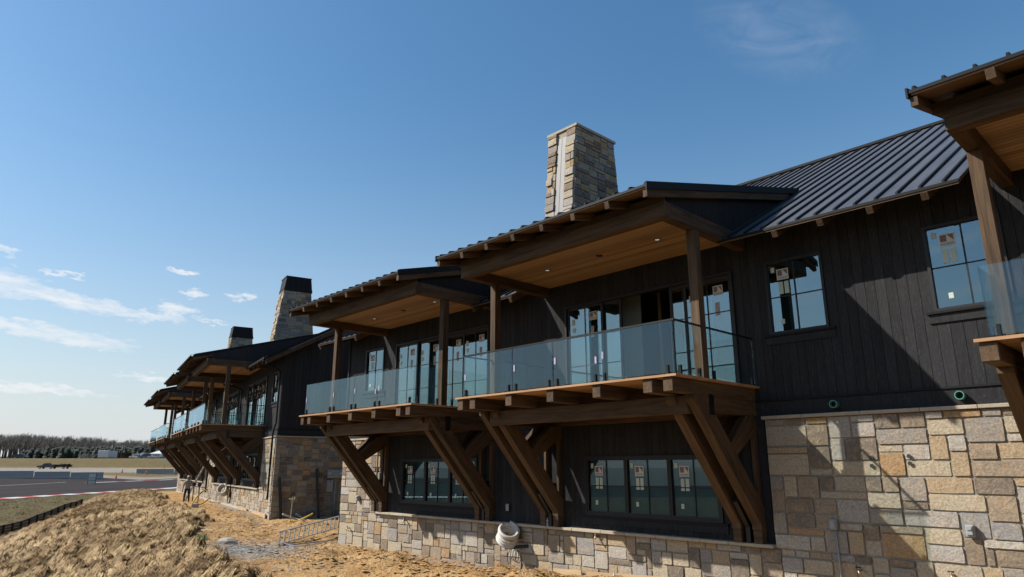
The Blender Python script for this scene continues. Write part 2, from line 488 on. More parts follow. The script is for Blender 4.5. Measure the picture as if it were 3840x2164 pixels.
def beam_obj(name, A, B, w, h, mat, parent=None, ch=0.0):
    A, B = Vector(A), Vector(B)
    dx = (B-A); L = dx.length; dx.normalize()
    up = Vector((0, 0, 1)) if abs(dx.z) < 0.999 else Vector((0, 1, 0))
    dy = up.cross(dx).normalized(); dz = dx.cross(dy)
    rot = Matrix((dx, dy, dz)).transposed().to_quaternion()
    return put(name, box_mesh(L, w, h, mat, ch), parent, (A+B)/2, rot)

def tube_geo(P, r, n=8, closed_caps=True):
    P = [Vector(p) for p in P]
    vs, fs = [], []
    prev = None
    for i, p in enumerate(P):
        d = (P[min(i+1, len(P)-1)] - P[max(i-1, 0)]).normalized()
        ref = prev if prev is not None else (Vector((0, 0, 1)) if abs(d.z) < 0.9 else Vector((1, 0, 0)))
        a = (ref - d*ref.dot(d))
        if a.length < 1e-5: a = d.orthogonal()
        a.normalize(); b = d.cross(a); prev = a
        rr = r[i] if isinstance(r, (list, tuple)) else r
        for k in range(n):
            t = 2*math.pi*k/n
            vs.append(p + a*(rr*cos(t)) + b*(rr*sin(t)))
    for i in range(len(P)-1):
        for k in range(n):
            fs.append((i*n+k, i*n+(k+1) % n, (i+1)*n+(k+1) % n, (i+1)*n+k))
    if closed_caps:
        fs.append(tuple(range(n-1, -1, -1))); fs.append(tuple((len(P)-1)*n+k for k in range(n)))
    return vs, fs
def tube_obj(name, P, r, mat, parent=None, n=8):
    c = sum((Vector(p) for p in P), Vector())/len(P)
    vs, fs = tube_geo([Vector(p)-c for p in P], r, n)
    return mesh_obj(name, vs, fs, mat, parent, c, smooth=True, recalc=False)
def smooth_path(pts, k=6):
    P = [Vector(p) for p in pts]
    out = []
    for i in range(len(P)-1):
        p0, p1, p2, p3 = P[max(i-1, 0)], P[i], P[i+1], P[min(i+2, len(P)-1)]
        for j in range(k):
            t = j/k
            out.append(0.5*((2*p1) + (p2-p0)*t + (2*p0-5*p1+4*p2-p3)*t*t + (3*p1-p0-3*p2+p3)*t**3))
    out.append(P[-1])
    return out

def grid_wall(name, F, u0, u1, z0, z1, v0, v1, holes, mat, parent=None):
    """solid wall slab with rectangular openings"""
    us = sorted({u0, u1, *[h for q in holes for h in q[:2] if u0 < h < u1]})
    zs = sorted({z0, z1, *[h for q in holes for h in q[2:] if z0 < h < z1]})
    vs, fs = [], []
    for i in range(len(us)-1):
        for j in range(len(zs)-1):
            cu, cz = (us[i]+us[i+1])/2, (zs[j]+zs[j+1])/2
            if any(h[0] < cu < h[1] and h[2] < cz < h[3] for h in holes): continue
            b = len(vs)
            for vv in (v0, v1):
                for (uu, zz) in ((us[i], zs[j]), (us[i+1], zs[j]), (us[i+1], zs[j+1]), (us[i], zs[j+1])):
                    vs.append(F.P(uu, vv, zz))
            fs += [(b, b+1, b+2, b+3), (b+7, b+6, b+5, b+4), (b, b+4, b+5, b+1), (b+1, b+5, b+6, b+2), (b+2, b+6, b+7, b+3), (b+3, b+7, b+4, b)]
    me_v = vs
    o = mesh_obj(name, me_v, fs, mat, parent or F.root, recalc=False)
    bm = bmesh.new(); bm.from_mesh(o.data)
    bmesh.ops.remove_doubles(bm, verts=bm.verts, dist=1e-5)
    # faces shared by two cells are interior
    seen = {}
    for f in bm.faces:
        seen.setdefault(tuple(sorted(v.index for v in f.verts)), []).append(f)
    bmesh.ops.recalc_face_normals(bm, faces=bm.faces)
    bm.to_mesh(o.data); bm.free()
    return o

# ------------------------------------------------------------------ masonry
def ashlar(W, H, cell=0.13, wmax=6, hmax=3, rs=None):
    """random ashlar: fill a W x H field with rectangles (x0, x1, y0, y1)"""
    rs = rs or random
    nx, ny = max(1, round(W/cell)), max(1, round(H/cell))
    cx, cy = W/nx, H/ny
    used = [[False]*ny for _ in range(nx)]
    out = []
    for j in range(ny):
        for i in range(nx):
            if used[i][j]: continue
            h = rs.choices(range(1, hmax+1), [1.1, 3.2, 2.4, .7, .3][:hmax])[0]
            w = rs.choices(range(1, wmax+1), [.35, 1.6, 2.4, 2.2, 1.4, 1.0, .5][:wmax])[0]
            w = max(w, 2) if h == 1 else w
            h = min(h, ny-j)
            ww = 0
            while ww < w and i+ww < nx and not used[i+ww][j]: ww += 1
            # do not leave slivers
            if i+ww < nx and not used[i+ww][j]:
                k = 0
                while i+ww+k < nx and not used[i+ww+k][j]: k += 1
                if k == 1 and ww < wmax+1: ww += 1
            for b in range(h):
                ok = all(not used[i+a][j+b] for a in range(ww))
                if not ok: h = b; break
            for a in range(ww):
                for b in range(h): used[i+a][j+b] = True
            out.append((i*cx, (i+ww)*cx, j*cy, (j+h)*cy))
    return out

def stone_geo(x0, x1, y0, y1, rs, joint=0.012, depth=0.035):
    """one dressed stone in face coordinates: (x, y, d) with d outwards"""
    j = joint
    x0, x1, y0, y1 = x0+j, x1-j, y0+j, y1-j
    w, h = x1-x0, y1-y0
    c = min(.016, min(w, h)*0.10)
    jit = lambda s: rs.uniform(-s, s)
    s = min(0.007, 0.04*min(w, h))
    ring = [(x0+c, y0), ((x0+x1)/2+jit(.1*w), y0+jit(s)), (x1-c, y0), (x1, y0+c), (x1+jit(s), (y0+y1)/2), (x1, y1-c), (x1-c, y1),
            ((x0+x1)/2+jit(.1*w), y1+jit(s)), (x0+c, y1), (x0, y1-c), (x0+jit(s), (y0+y1)/2), (x0, y0+c)]
    ring = [(a+jit(s*.6), b+jit(s*.6)) for a, b in ring]
    d = depth*rs.uniform(0.45, 1.7)
    mx, my = (x0+x1)/2, (y0+y1)/2
    n = len(ring)
    inset = 0.010
    vs = [(a, b, -0.03) for a, b in ring]
    for a, b in ring:
        fx = 1-inset/max(w/2, .02); fy = 1-inset/max(h/2, .02)
        vs.append((mx+(a-mx)*fx, my+(b-my)*fy, d*rs.uniform(0.92, 1.05)))
    vs.append((mx+jit(.15*w), my+jit(.15*h), d+.003))
    fs = [(i, (i+1) % n, n+(i+1) % n, n+i) for i in range(n)] + [(n+i, n+(i+1) % n, 2*n) for i in range(n)]
    return vs, fs

def lay_stones(parent, rects, fmap, mat, rs, single=300, small_name='stone_infill', joint=0.012, depth=0.035, rank=None, counter=None):
    """rects in face coords; fmap(x, y, d) -> root-frame Vector.  The largest become objects of their own, the rest one part of kind stuff."""
    order = sorted(rects, key=rank or (lambda r: -(r[1]-r[0])*(r[3]-r[2])))
    jv, jf = [], []
    for k, r in enumerate(order):
        vs, fs = stone_geo(*r, rs, joint, depth)
        P = [fmap(*v) for v in vs]
        if k < single:
            c = P[-1]
            mesh_obj('stone', [p-c for p in P], fs, mat, parent, c, recalc=False)
        else:
            b = len(jv); jv += P; jf += [tuple(i+b for i in f) for f in fs]
    if jf:
        stuff(mesh_obj(small_name, jv, jf, mat, parent, (0, 0, 0), recalc=False))

# ------------------------------------------------------------------ window parts
_fc = bpy.data.curves.new('lettering', 'FONT'); _fc.body = 'ANDERSEN'; _fc.size = 1.0; _fc.align_x = 'CENTER'; _fc.resolution_u = 2
_fo = bpy.data.objects.new('lettering', _fc); COL.objects.link(_fo)
bpy.context.view_layer.update()
_tm = _fo.evaluated_get(bpy.context.evaluated_depsgraph_get()).to_mesh()
TXT_V = [tuple(v.co) for v in _tm.vertices]; TXT_F = [tuple(p.vertices) for p in _tm.polygons]
_tw = max(v[0] for v in TXT_V)-min(v[0] for v in TXT_V)
bpy.data.objects.remove(_fo); bpy.data.curves.remove(_fc)

def logo_sticker(F, parent, uc, zc, w, v=14.5215):
    """square maker's label: paper, two-tone emblem and the lettering, seen from the front"""
    vs, fs, fm = [], [], []
    def add(poly, d, m):
        b = len(vs)
        for x, y in poly: vs.append(Vector((x*w, d, y*w)))
        fs.append(tuple(range(b, b+len(poly)))); fm.append(m)
    add([(-.5, -.46), (.5, -.46), (.5, .46), (-.5, .46)], 0, 0)
    add([(-.42, -.12), (-.02, -.12), (-.02, .38), (-.42, .38)], -.002, 1)
    add([(.42, -.10), (.42, .38), (.02, .38)], -.002, 1)
    s = .86/_tw
    b = len(vs)
    for x, y, _ in TXT_V: vs.append(Vector((x*s*w, -.002, (y*s*1.5-.38)*w)))
    for f in TXT_F: fs.append(tuple(i+b for i in f)); fm.append(2)
    mesh_obj('sticker', vs, fs, None, parent, F.P(uc, v, zc), recalc=False, mats=['paper_white', 'print_maroon', 'print_dark'], fmat=fm)
def paper(F, parent, uc, zc, w, h, mat='paper_green', v=14.5215):
    F.box('sticker', uc-w/2, uc+w/2, v-.001, v+.001, zc-h/2, zc+h/2, mat, parent)

def ring(F, name, u0, u1, z0, z1, t, v0, v1, mat, parent):
    return grid_wall(name, F, u0, u1, z0, z1, v0, v1, [(u0+t, u1-t, z0+t, z1-t)], mat, parent)

def window(F, u0, u1, z0, z1, cols=2, rows=2, sashes=1, sill=True, stickers=True, parent=None, fv=14.46):
    """u0 < u1; returns the window part"""
    win = ring(F, 'window', u0, u1, z0, z1, 0.055, fv, 14.60, 'frame_black', parent)
    sw = (u1-u0-0.11)/sashes
    for s in range(sashes):
        a, b = u0+0.055+s*sw, u0+0.055+(s+1)*sw
        if sashes > 1:
            ring(F, 'sash', a+.004, b-.004, z0+.058, z1-.058, .05, fv+.015, 14.585, 'frame_black', win)
            a, b, c, d = a+.05, b-.05, z0+.105, z1-.105
        else:
            a, b, c, d = a+.0, b-.0, z0+.055, z1-.055
        F.box('pane', a, b, 14.525, 14.533, c, d, 'lower_glass' if sashes > 1 else 'window_glass', win)
        if sashes > 1: F.box('window_film', a, b, 14.585, 14.59, c, d, 'film_teal', win)
        for k in range(1, cols):
            um = a+(b-a)*k/cols
            F.box('muntin', um-.012, um+.012, 14.508, 14.55, c, d, 'frame_black', win)
        for k in range(1, rows):
            zm = c+(d-c)*k/rows
            F.box('muntin', a, b, 14.510, 14.548, zm-.011, zm+.011, 'frame_black', win)
        if stickers:
            ul = b-(b-a)*.26
            logo_sticker(F, win, ul-.03, d-.27, .27)
            paper(F, win, b-.12, d-.14, .085, .12)
            paper(F, win, ul+.03, d-.58, .10, .28); paper(F, win, ul-.10, d-.58, .10, .28)
            paper(F, win, b-.25, c+.22, .08, .11)
    if sill:
        F.box('sill', u0-.13, u1+.13, 14.42, 14.50, z0-.05, z0-.003, 'trim_black', win)
        F.box('apron', u0-.11, u1+.11, 14.465, 14.50, z0-.22, z0-.055, 'siding', win)
    return win

def door_leaf(F, door, a, b, z0, z1, v, cols, stick):
    t = .075
    ring(F, 'sash', a, b, z0, z1, t, v-.022, v+.022, 'frame_black', door)
    F.box('pane', a+t, b-t, v-.004, v+.004, z0+t, z1-t, 'window_glass', door)
    for k in range(1, cols):
        um = a+t+(b-a-2*t)*k/cols
        F.box('muntin', um-.012, um+.012, v-.018, v+.018, z0+t, z1-t, 'frame_black', door)
    for zm in (2.735, 3.57):
        F.box('muntin', a+t, b-t, v-.016, v+.016, zm-.011, zm+.011, 'frame_black', door)
    if stick:
        paper(F, door, b-t-.14, z1-.42, .12, .17, 'paper_green', v-.0055)
        paper(F, door, b-t-.16, z1-.66, .11, .14, 'paper_green', v-.0055)
        if cols > 1:
            logo_sticker(F, door, a+.36, z1-.33, .26, v-.0055)
            paper(F, door, a+.40, z1-.78, .12, .32, 'paper_grey', v-.0055)

def sliding_door(F, Rb, is_open, parent):
    """four-leaf sliding door on a balcony, Rb = the balcony's right end"""
    u0, u1, z0, z1 = Rb+.43, Rb+5.75, 1.745, 4.50
    door = ring(F, 'sliding_door', u0, u1, z0, z1, 0.06, 14.44, 14.62, 'frame_black', parent)
    zb, zt = z0+.06, z1-.06
    door_leaf(F, door, Rb+.49, Rb+1.80, zb, zt, 14.52, 2, True)
    door_leaf(F, door, u1-1.37, u1-.06, zb, zt, 14.52, 2, True)
    if is_open:
        door_leaf(F, door, Rb+.98, Rb+2.24, zb, zt, 14.575, 2, False)
        door_leaf(F, door, Rb+3.78, Rb+5.04, zb, zt, 14.575, 2, False)
    else:
        door_leaf(F, door, Rb+1.76, Rb+3.08, zb, zt, 14.575, 2, True)
        door_leaf(F, door, Rb+3.06, u1-1.33, zb, zt, 14.575, 2, True)
    return door

# ------------------------------------------------------------------ balcony with its braces and rail
JO = (.225, .70, 2.006, 3.358, 4.725, 6.06, 6.545)
def balcony(F, Rb, top_rail, stickers, parent=None):
    L = Rb+6.70
    # ledger and rim framing at the wall
    bal = F.box('balcony', Rb+.12, L-.12, 14.36, 14.498, 1.10, 1.684, 'timber', parent)
    n = 23
    for i in range(n):
        a = 11.20 + i*(3.29/n)
        F.beam('deck_board', (Rb, a+.0685, 1.712), (L, a+.0685, 1.712), .137, .046, 'cedar', bal, 0)
    for k in JO:
        F.beam('joist', (Rb+k, 11.25, 1.547), (Rb+k, 14.358, 1.547), .225, .275, 'timber', bal)
    F.beam('header_beam', (Rb+.36, 12.19, 1.225), (L-.36, 12.19, 1.225), .20, .36, 'timber', bal)
    for k in (JO[0], JO[-1]):
        F.beam('side_beam', (Rb+k, 12.30, 1.245), (Rb+k, 14.355, 1.245), .215, .325, 'timber', bal)
    for k in (JO[0], JO[1], JO[5], JO[6]):
        u = Rb+k
        # main brace: parallelogram with vertical foot and head cuts
        F.prism('brace', [(12.0, 1.405), (12.0, 1.32), (14.25, -1.19), (14.25, -1.29), (14.48, -1.29), (14.48, -.86), (12.42, 1.405)], u-.105, u+.105, 'timber_brace', bal)
        F.box('brace_foot', u-.095, u+.095, 14.262, 14.49, -1.568, -1.294, 'timber', bal)
        F.prism('counter_brace', [(13.27, .45), (13.45, .20), (14.47, .80), (14.47, 1.085), (14.02, 1.085)], u-.085, u+.085, 'timber_counter', bal)
        F.beam('wall_post', (u, 14.449, -.82), (u, 14.449, .78), .097, .15, 'timber', bal)
    for k in ((JO[0]+JO[1])/2, (JO[5]+JO[6])/2):
        u = Rb+k
        F.prism('steel_bracket', [(13.86, -.72), (14.30, -1.25), (14.30, -1.56), (14.485, -1.56), (14.485, -.42), (14.0, -.50)], u-.05, u+.05, 'steel_black', bal)
    F.box('steel_strap', Rb+.108, Rb+.114, 12.52, 12.70, 1.02, 1.44, 'steel_black', bal)
    # glass rail
    ends = [Rb+.08, Rb+1.945, Rb+3.31, Rb+4.66, Rb+6.52]
    zc0, zc1 = 1.775, 2.79
    for a, b in zip(ends[:-1], ends[1:]):
        F.box('glass_panel', a+.012, b-.012, 11.313, 11.327, zc0, zc1, 'rail_glass', bal)
    for e in ends[1:-1]:
        for dd in (-.125, .125):
            F.box('rail_clamp', e+dd-.026, e+dd+.026, 11.285, 11.355, 1.736, 1.925, 'steel_black', bal, .006)
    for e in (ends[0]+.17, ends[-1]-.12):
        F.box('rail_clamp', e-.026, e+.026, 11.285, 11.355, 1.736, 1.925, 'steel_black', bal, .006)
    for uu in (Rb+.065, L-.175):
        for v0, v1 in ((11.345, 12.27), (12.56, 14.42)):
            F.box('glass_panel', uu-.007, uu+.007, v0, v1, zc0, zc1, 'rail_glass', bal)
            for vc in ((v0+.12, v1-.12) if v1 < 13 else (v0+.14, v1-.13)):
                F.box('rail_clamp', uu-.035, uu+.035, vc-.026, vc+.026, 1.736, 1.925, 'steel_black', bal, .006)
    if top_rail:
        F.box('top_rail', Rb+.045, L-.155, 11.297, 11.343, 2.792, 2.825, 'steel_black', bal)
        for uu in (Rb+.065, L-.175):
            F.box('top_rail', uu-.023, uu+.023, 11.345, 12.29, 2.792, 2.825, 'steel_black', bal)
            F.box('top_rail', uu-.023, uu+.023, 12.53, 14.44, 2.792, 2.825, 'steel_black', bal)
    if stickers:
        for e, zz in ((ends[1]-.09, 2.30), (ends[2]-.07, 2.33), (ends[1]+.10, 2.22), (ends[4]-.09, 2.25), (ends[3]-.08, 2.30)):
            F.box('sticker', e-.026, e+.026, 11.303, 11.307, zz-.075, zz+.075, 'sticker_purple', bal)
    return bal

# ------------------------------------------------------------------ porch roof over a balcony
BS = 0.27
def zt(v): return 5.45+BS*(v-10.60)
def porch_roof(F, Rb, shift=0.0, lights=True, gutter=False, parent=None):
    a, b = Rb+.03+shift, Rb+6.85+shift
    roof = F.prism('porch_roof', [(10.60, zt(10.60)), (18.05, zt(18.05)), (18.05, zt(18.05)-.03), (10.60, zt(10.60)-.03)], a, b, 'roof_metal', parent)
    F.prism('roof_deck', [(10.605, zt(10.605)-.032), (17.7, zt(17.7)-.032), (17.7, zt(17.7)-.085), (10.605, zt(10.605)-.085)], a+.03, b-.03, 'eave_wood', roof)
    # standing seams
    n = int((b-a)/.387)
    for i in range(n+1):
        u = a+.06+i*(b-a-.12)/n
        F.prism('seam', [(10.605, zt(10.605)-.002), (17.95, zt(17.95)-.002), (17.95, zt(17.95)+.072), (10.66, zt(10.66)+.072)], u-.018, u+.018, 'metal_black', roof)
    # eave and rake metal
    F.box('eave_trim', a-.015, b+.015, 10.582, 10.598, 5.395, 5.449, 'metal_black', roof)
    for uu, sgn in ((a, -1), (b, 1)):
        F.prism('rake_trim', [(10.565, zt(10.565)-.115), (17.8, zt(17.8)-.115), (17.8, zt(17.8)+.05), (10.565, zt(10.565)+.05)], uu+sgn*.004, uu+sgn*.034, 'metal_black', roof)
        F.prism('rake_board', [(10.62, zt(10.62)-.115), (17.2, zt(17.2)-.115), (17.2, zt(17.2)-.30), (10.62, zt(10.62)-.26)], uu+sgn*.0-.0, uu-sgn*.10, 'timber_rake', roof)
    # rafter tails
    for i in range(1, 7):
        u = a+.065+i*(b-a-.13)/7
        F.beam('rafter', (u, 10.62, zt(10.62)-.165), (u, 12.1, zt(12.1)-.165), .122, .155, 'timber', roof, .008)
    F.box('frieze_board', Rb+.10+shift, b-.10, 11.30, 11.345, 5.282, 5.46, 'timber', roof)
    # beams and posts
    pr, pl = Rb+.16, Rb+6.49
    if shift: pr += shift*.6
    F.beam('porch_beam', (pr-.11, 11.35, 5.105), (pl+.11, 11.35, 5.105), .22, .35, 'timber', roof)
    for u in (pr, pl):
        F.beam('porch_beam', (u, 11.462, 5.107), (u, 14.86, 5.107), .22, .345, 'timber', roof)
        F.beam('post', (u, 12.41, 1.735), (u, 12.41, 4.934), .21, .21, 'timber', roof, .010)
        F.box('post_shoe', u-.10, u+.10, 12.31, 12.51, 1.7355, 1.78, 'steel_black', roof)
    for u, sgn in ((pr+.04, -1), (pl-.04, 1)):
        F.prism('gable_cladding', [(11.47, 5.283), (14.06, 5.283), (17.6, 7.235), (17.6, 7.26), (11.47, zt(11.47)-.115)], u-.02, u+.02, 'siding', roof)
    F.box('ceiling', pr+.115, pl-.115, 11.465, 14.50, 5.20, 5.24, 'ceiling_wood', roof)
    for k, (du, lit) in enumerate(((1.46, True), (3.22, False), (5.04, True))):
        c = F.P(Rb+du, 13.0, 5.197)
        vs, fs = [], []
        for r_, z_ in ((.085, 0), (.085, -.012), (.060, -.012), (.060, -.002)):
            for q in range(16): vs.append(Vector((r_*cos(q*math.pi/8), r_*sin(q*math.pi/8), z_)))
        for i in range(3):
            for q in range(16): fs.append((i*16+q, i*16+(q+1) % 16, (i+1)*16+(q+1) % 16, (i+1)*16+q))
        mesh_obj('downlight_ring', vs, fs, 'lamp_ring', roof, c)
        dv = [Vector((.058*cos(q*math.pi/8), .058*sin(q*math.pi/8), z_)) for z_ in (-.003, -.009) for q in range(16)]
        df = [tuple(range(16)), tuple(range(31, 15, -1))] + [(q, (q+1) % 16, 16+(q+1) % 16, 16+q) for q in range(16)]
        mesh_obj('downlight_lens', dv, df, 'lamp_lit' if lit else 'lamp_ring', roof, c)
    if gutter:
        pts = []
        vs, fs = [], []
        m = 7
        for uu in (a, b):
            for q in range(m):
                t = math.pi*(1.0+q/(m-1))
                vs.append(F.P(uu, 10.50+.075*cos(t), 5.45+.085*sin(t)))
        for q in range(m-1): fs.append((q, q+1, m+q+1, m+q))
        o = mesh_obj('gutter', vs, fs, 'metal_black', roof, (0, 0, 0), smooth=True)
        so = o.modifiers.new('wall', 'SOLIDIFY'); so.thickness = .006
        k = int((b-a)/.9)
        for i in range(k+1):
            u = a+.05+i*(b-a-.1)/k
            F.box('gutter_strap', u-.014, u+.014, 10.415, 10.59, 5.447, 5.462, 'box_grey', roof)
    return roof

# ------------------------------------------------------------------ chimney
def chimney(F, u0, u1, v0, v1, zb, ztop, cap, rs, slot, single, parent=None, taper=.085):
    def tv(z): return taper*(ztop-z)
    A = [(v0-tv(zb), zb), (v1+tv(zb), zb), (v1, ztop), (v0, ztop)]
    ch = F.prism('chimney', A, u0, u1, 'mortar', parent)
    H = ztop-zb
    W = v1-v0
    # right face (towards -u): width changes with height
    def fr(x, y, dd):
        z = zb+y; w0 = v0-tv(z); w1 = v1+tv(z)
        return F.P(u0-dd-.004, w0+(w1-w0)*x/W, z)
    zvis = 3.9
    rects = [r for r in ashlar(W, H, .13, 4, 2, rs)]
    lay_stones(ch, rects, fr, 'chimney_stone', rs, single, 'stone_infill', .009, .022, rank=lambda r: -r[2])
    WU = u1-u0
    sl0, sl1 = (WU*.34, WU*.66)
    def ff(off):
        def f(x, y, dd):
            z = zb+y
            return F.P(u0+off+x, v0-tv(z)-dd-.004, z)
        return f
    if slot:
        for off, w in ((0, sl0), (sl1, WU-sl1)):
            lay_stones(ch, ashlar(w, H, .14, 2, 2, rs), ff(off), 'stone', rs, single, 'stone_infill', .008, .05, rank=lambda r: -r[2])
        F.prism('flue_panel', [(v0-tv(zb)-.03, zb), (v0-.03, ztop-.25), (v0-.008, ztop-.25), (v0-tv(zb)-.008, zb)], u0+sl0+.01, u0+(sl0+sl1)/2-.008, 'flue_metal', ch)
        F.prism('flue_panel', [(v0-tv(zb)-.03, zb), (v0-.03, ztop-.25), (v0-.008, ztop-.25), (v0-tv(zb)-.008, zb)], u0+(sl0+sl1)/2+.008, u0+sl1-.01, 'flue_metal', ch)
    else:
        lay_stones(ch, ashlar(WU, H, .14, 3, 2, rs), ff(0), 'stone', rs, 0, 'stone_infill', .008, .05)
    if cap:
        c0, c1 = v0-.05, v1+.05
        F.box('chimney_cap', u0-.05, u1+.05, c0, c1, ztop, ztop+.20, 'metal_black', ch)
        F.prism('chimney_cap', [(c0+.02, ztop+.201), (c1-.02, ztop+.201), (c1-.12, ztop+.98), (c0+.12, ztop+.98)], u0-.03, u1+.03, 'metal_black', ch)
        F.box('chimney_cap', u0-.05, u1+.05, c0+.09, c1-.09, ztop+.982, ztop+1.03, 'metal_black', ch)
        for k in range(1, 5):
            vv = c0+(c1-c0)*k/5
            F.beam('cap_seam', (u0-.045, vv+(.05 if k < 3 else -.05)*0, ztop+.21), (u0-.045, vv, ztop+.97), .025, .02, 'metal_black', ch, 0)
    else:
        F.box('chimney_cap', u0-.06, u1+.06, v0-.06, v1+.06, ztop, ztop+.09, 'cap_stone', ch)
    return ch

# ------------------------------------------------------------------ main roof
MS, EV, EZ = .554, 13.47, 4.95
RV = 24.3
def zm(v): return EZ+MS*(v-EV)
def main_roof(F, u0, u1, segs, bays, parent=None, hi_seams=True, rafters=True):
    """segs: stretches of eave between the porches"""
    up = [(14.52, zm(14.52)), (RV, zm(RV)), (2*RV-EV, EZ), (2*RV-EV, EZ-.12), (RV, zm(RV)-.14), (14.52, zm(14.52)-.12)]
    roof = F.prism('main_roof', up, u0, u1, 'roof_metal', parent)
    F.box('ridge_cap', u0-.02, u1+.02, RV-.16, RV+.16, zm(RV)-.03, zm(RV)+.06, 'metal_black', roof)
    for a, b in segs:
        F.prism('eave_panel', [(EV, EZ), (14.518, zm(14.518)), (14.518, zm(14.518)-.03), (EV, EZ-.03)], a, b, 'roof_metal', roof)
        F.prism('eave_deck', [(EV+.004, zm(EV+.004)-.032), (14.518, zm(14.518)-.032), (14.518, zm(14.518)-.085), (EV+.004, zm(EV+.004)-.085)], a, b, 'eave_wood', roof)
        F.box('eave_trim', a, b, EV-.018, EV-.002, EZ-.05, EZ+.004, 'metal_black', roof)
        if rafters:
            u = b-.1 if False else a+.12
            k = max(1, int((b-a-.2)/.955))
            for i in range(k+1):
                uu = 6.155 - .958*i if (abs(b-7.45) < .3 and a > 0) else a+.10+i*(b-a-.2)/k
                if uu < a+.02: continue
                F.beam('rafter', (uu, 13.50, zm(13.50)-.17), (uu, 14.56, zm(14.56)-.17), .125, .16, 'timber', roof, .008)
    n = int((u1-u0)/.387)
    for i in range(n+1):
        u = 6.052+.387*round((u0+.05-6.052)/.387)+i*.387
        if u > u1-.03: break
        inbay = any(p-.02 < u < q+.02 for p, q in bays)
        s0 = 17.9 if inbay else EV+.01
        F.prism('seam', [(s0, zm(s0)-.003), (RV-.15, zm(RV-.15)-.003), (RV-.15, zm(RV-.15)+.05), (s0, zm(s0)+.05)], u-.022, u+.022, 'metal_black', roof)
    return roof

# ------------------------------------------------------------------ clad wall
def clad(F, u0, u1, z0, z1, holes, parent=None, boards=True, width=.198):
    wall = grid_wall('wall', F, u0, u1, z0, z1, 14.522, 14.62, holes, 'trim_black', parent)
    if not boards: return wall
    cuts = sorted({u0, u1, *[h for q in holes for h in q[:2] if u0 < h < u1]})
    for c0, c1 in zip(cuts[:-1], cuts[1:]):
        k = max(1, round((c1-c0)/width))
        for i in range(k):
            a, b = c0+(c1-c0)*i/k, c0+(c1-c0)*(i+1)/k
            m = (a+b)/2
            zz = [z0]
            for h in sorted([h for h in holes if h[0] < m < h[1]], key=lambda h: h[2]):
                zz += [max(h[2], z0), min(h[3], z1)]
            zz.append(z1)
            for p, q in zip(zz[0::2], zz[1::2]):
                if q-p > .04:
                    F.box('siding_board', a+.004, b-.004, 14.500, 14.5225, p+.002, q-.002, 'siding', wall)
    return wall

# ================================================================== building 1 (near lodge)
def plan(U, V, u, v): return (u*U[0]+v*V[0], u*U[1]+v*V[1])
ub1 = 10.5
x0, y0 = plan(U1, V1, ub1, 14.5)
near_lodge = empty('lodge_building', (x0, y0, -2.8), math.atan2(-U1[1], -U1[0]))
tag(near_lodge, 'near two-storey lodge of black siding, tan stone and timber balconies filling the right side', 'building')
F1 = Frame(near_lodge, ub1)
rs1 = random.Random(21)
BAYS1 = [-4.28, 7.30, 15.95]           # right ends of the balconies
UE0, UE1 = -5.6, 25.06                 # ends of the facade
holes_up = [(5.63, 6.93, 2.84, 4.51), (2.40, 3.67, 2.84, 4.52), (22.53, 23.83, 2.84, 4.52)]
for Rb in BAYS1: holes_up.append((Rb+.43, Rb+5.75, 1.72, 4.50))
w_up = clad(F1, UE0, UE1, 1.43, 5.42, holes_up)
F1.box('skirt_board', UE0, UE1, 14.47, 14.52, 1.075, 1.385, 'siding', w_up)
F1.box('drip_trim', UE0, UE1, 14.44, 14.52, 1.39, 1.428, 'trim_black', w_up)
lowwins = [(8.43, 12.46, -1.225, .275), (16.92, 21.05, -1.225, .275)]
w_low = clad(F1, 7.27, 22.30, -1.57, 1.07, lowwins)
window(F1, 5.63, 6.93, 2.84, 4.51)
window(F1, 2.40, 3.67, 2.84, 4.52)
window(F1, 22.53, 23.83, 2.84, 4.52)
for q in lowwins: window(F1, *q, cols=2, rows=2, sashes=3)
for i, Rb in enumerate(BAYS1):
    sliding_door(F1, Rb, i == 1, None)
    balcony(F1, Rb, i == 1, i > 0)
    porch_roof(F1, Rb)
# interior shell: floors, partition and back wall, so the panes look into rooms
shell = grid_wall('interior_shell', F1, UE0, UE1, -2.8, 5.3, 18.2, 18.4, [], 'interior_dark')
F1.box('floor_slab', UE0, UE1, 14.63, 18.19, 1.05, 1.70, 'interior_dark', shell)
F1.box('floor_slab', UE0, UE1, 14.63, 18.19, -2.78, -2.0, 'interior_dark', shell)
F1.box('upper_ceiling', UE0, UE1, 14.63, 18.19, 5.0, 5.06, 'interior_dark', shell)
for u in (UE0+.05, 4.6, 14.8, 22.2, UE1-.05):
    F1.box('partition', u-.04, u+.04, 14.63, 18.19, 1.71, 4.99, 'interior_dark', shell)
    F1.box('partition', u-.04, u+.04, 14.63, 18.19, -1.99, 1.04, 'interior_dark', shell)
for i in range(5):
    F1.beam('stud', (9.6+i*.41, 16.6, 1.71), (9.6+i*.41, 16.6, 4.99), .09, .04, 'lumber', shell, 0)
for a, b in ((22.3, 25.0), (15.3, 22.1), (4.7, 9.4), (11.2, 14.7)):
    F1.box('wall_wrap', a, b, 15.6, 15.64, 1.71, 4.99, 'interior_wrap', shell)
segs1 = [(23.0, 26.0), (14.25, 16.15), (2.72, 7.48), (-5.9, -4.05)]
roof1 = main_roof(F1, -5.9, 26.0, segs1, [(Rb+.15, Rb+7.03) for Rb in BAYS1])
F1.box('end_wall', 25.065, 25.16, 14.45, 24.3, -2.8, 5.35, 'siding')
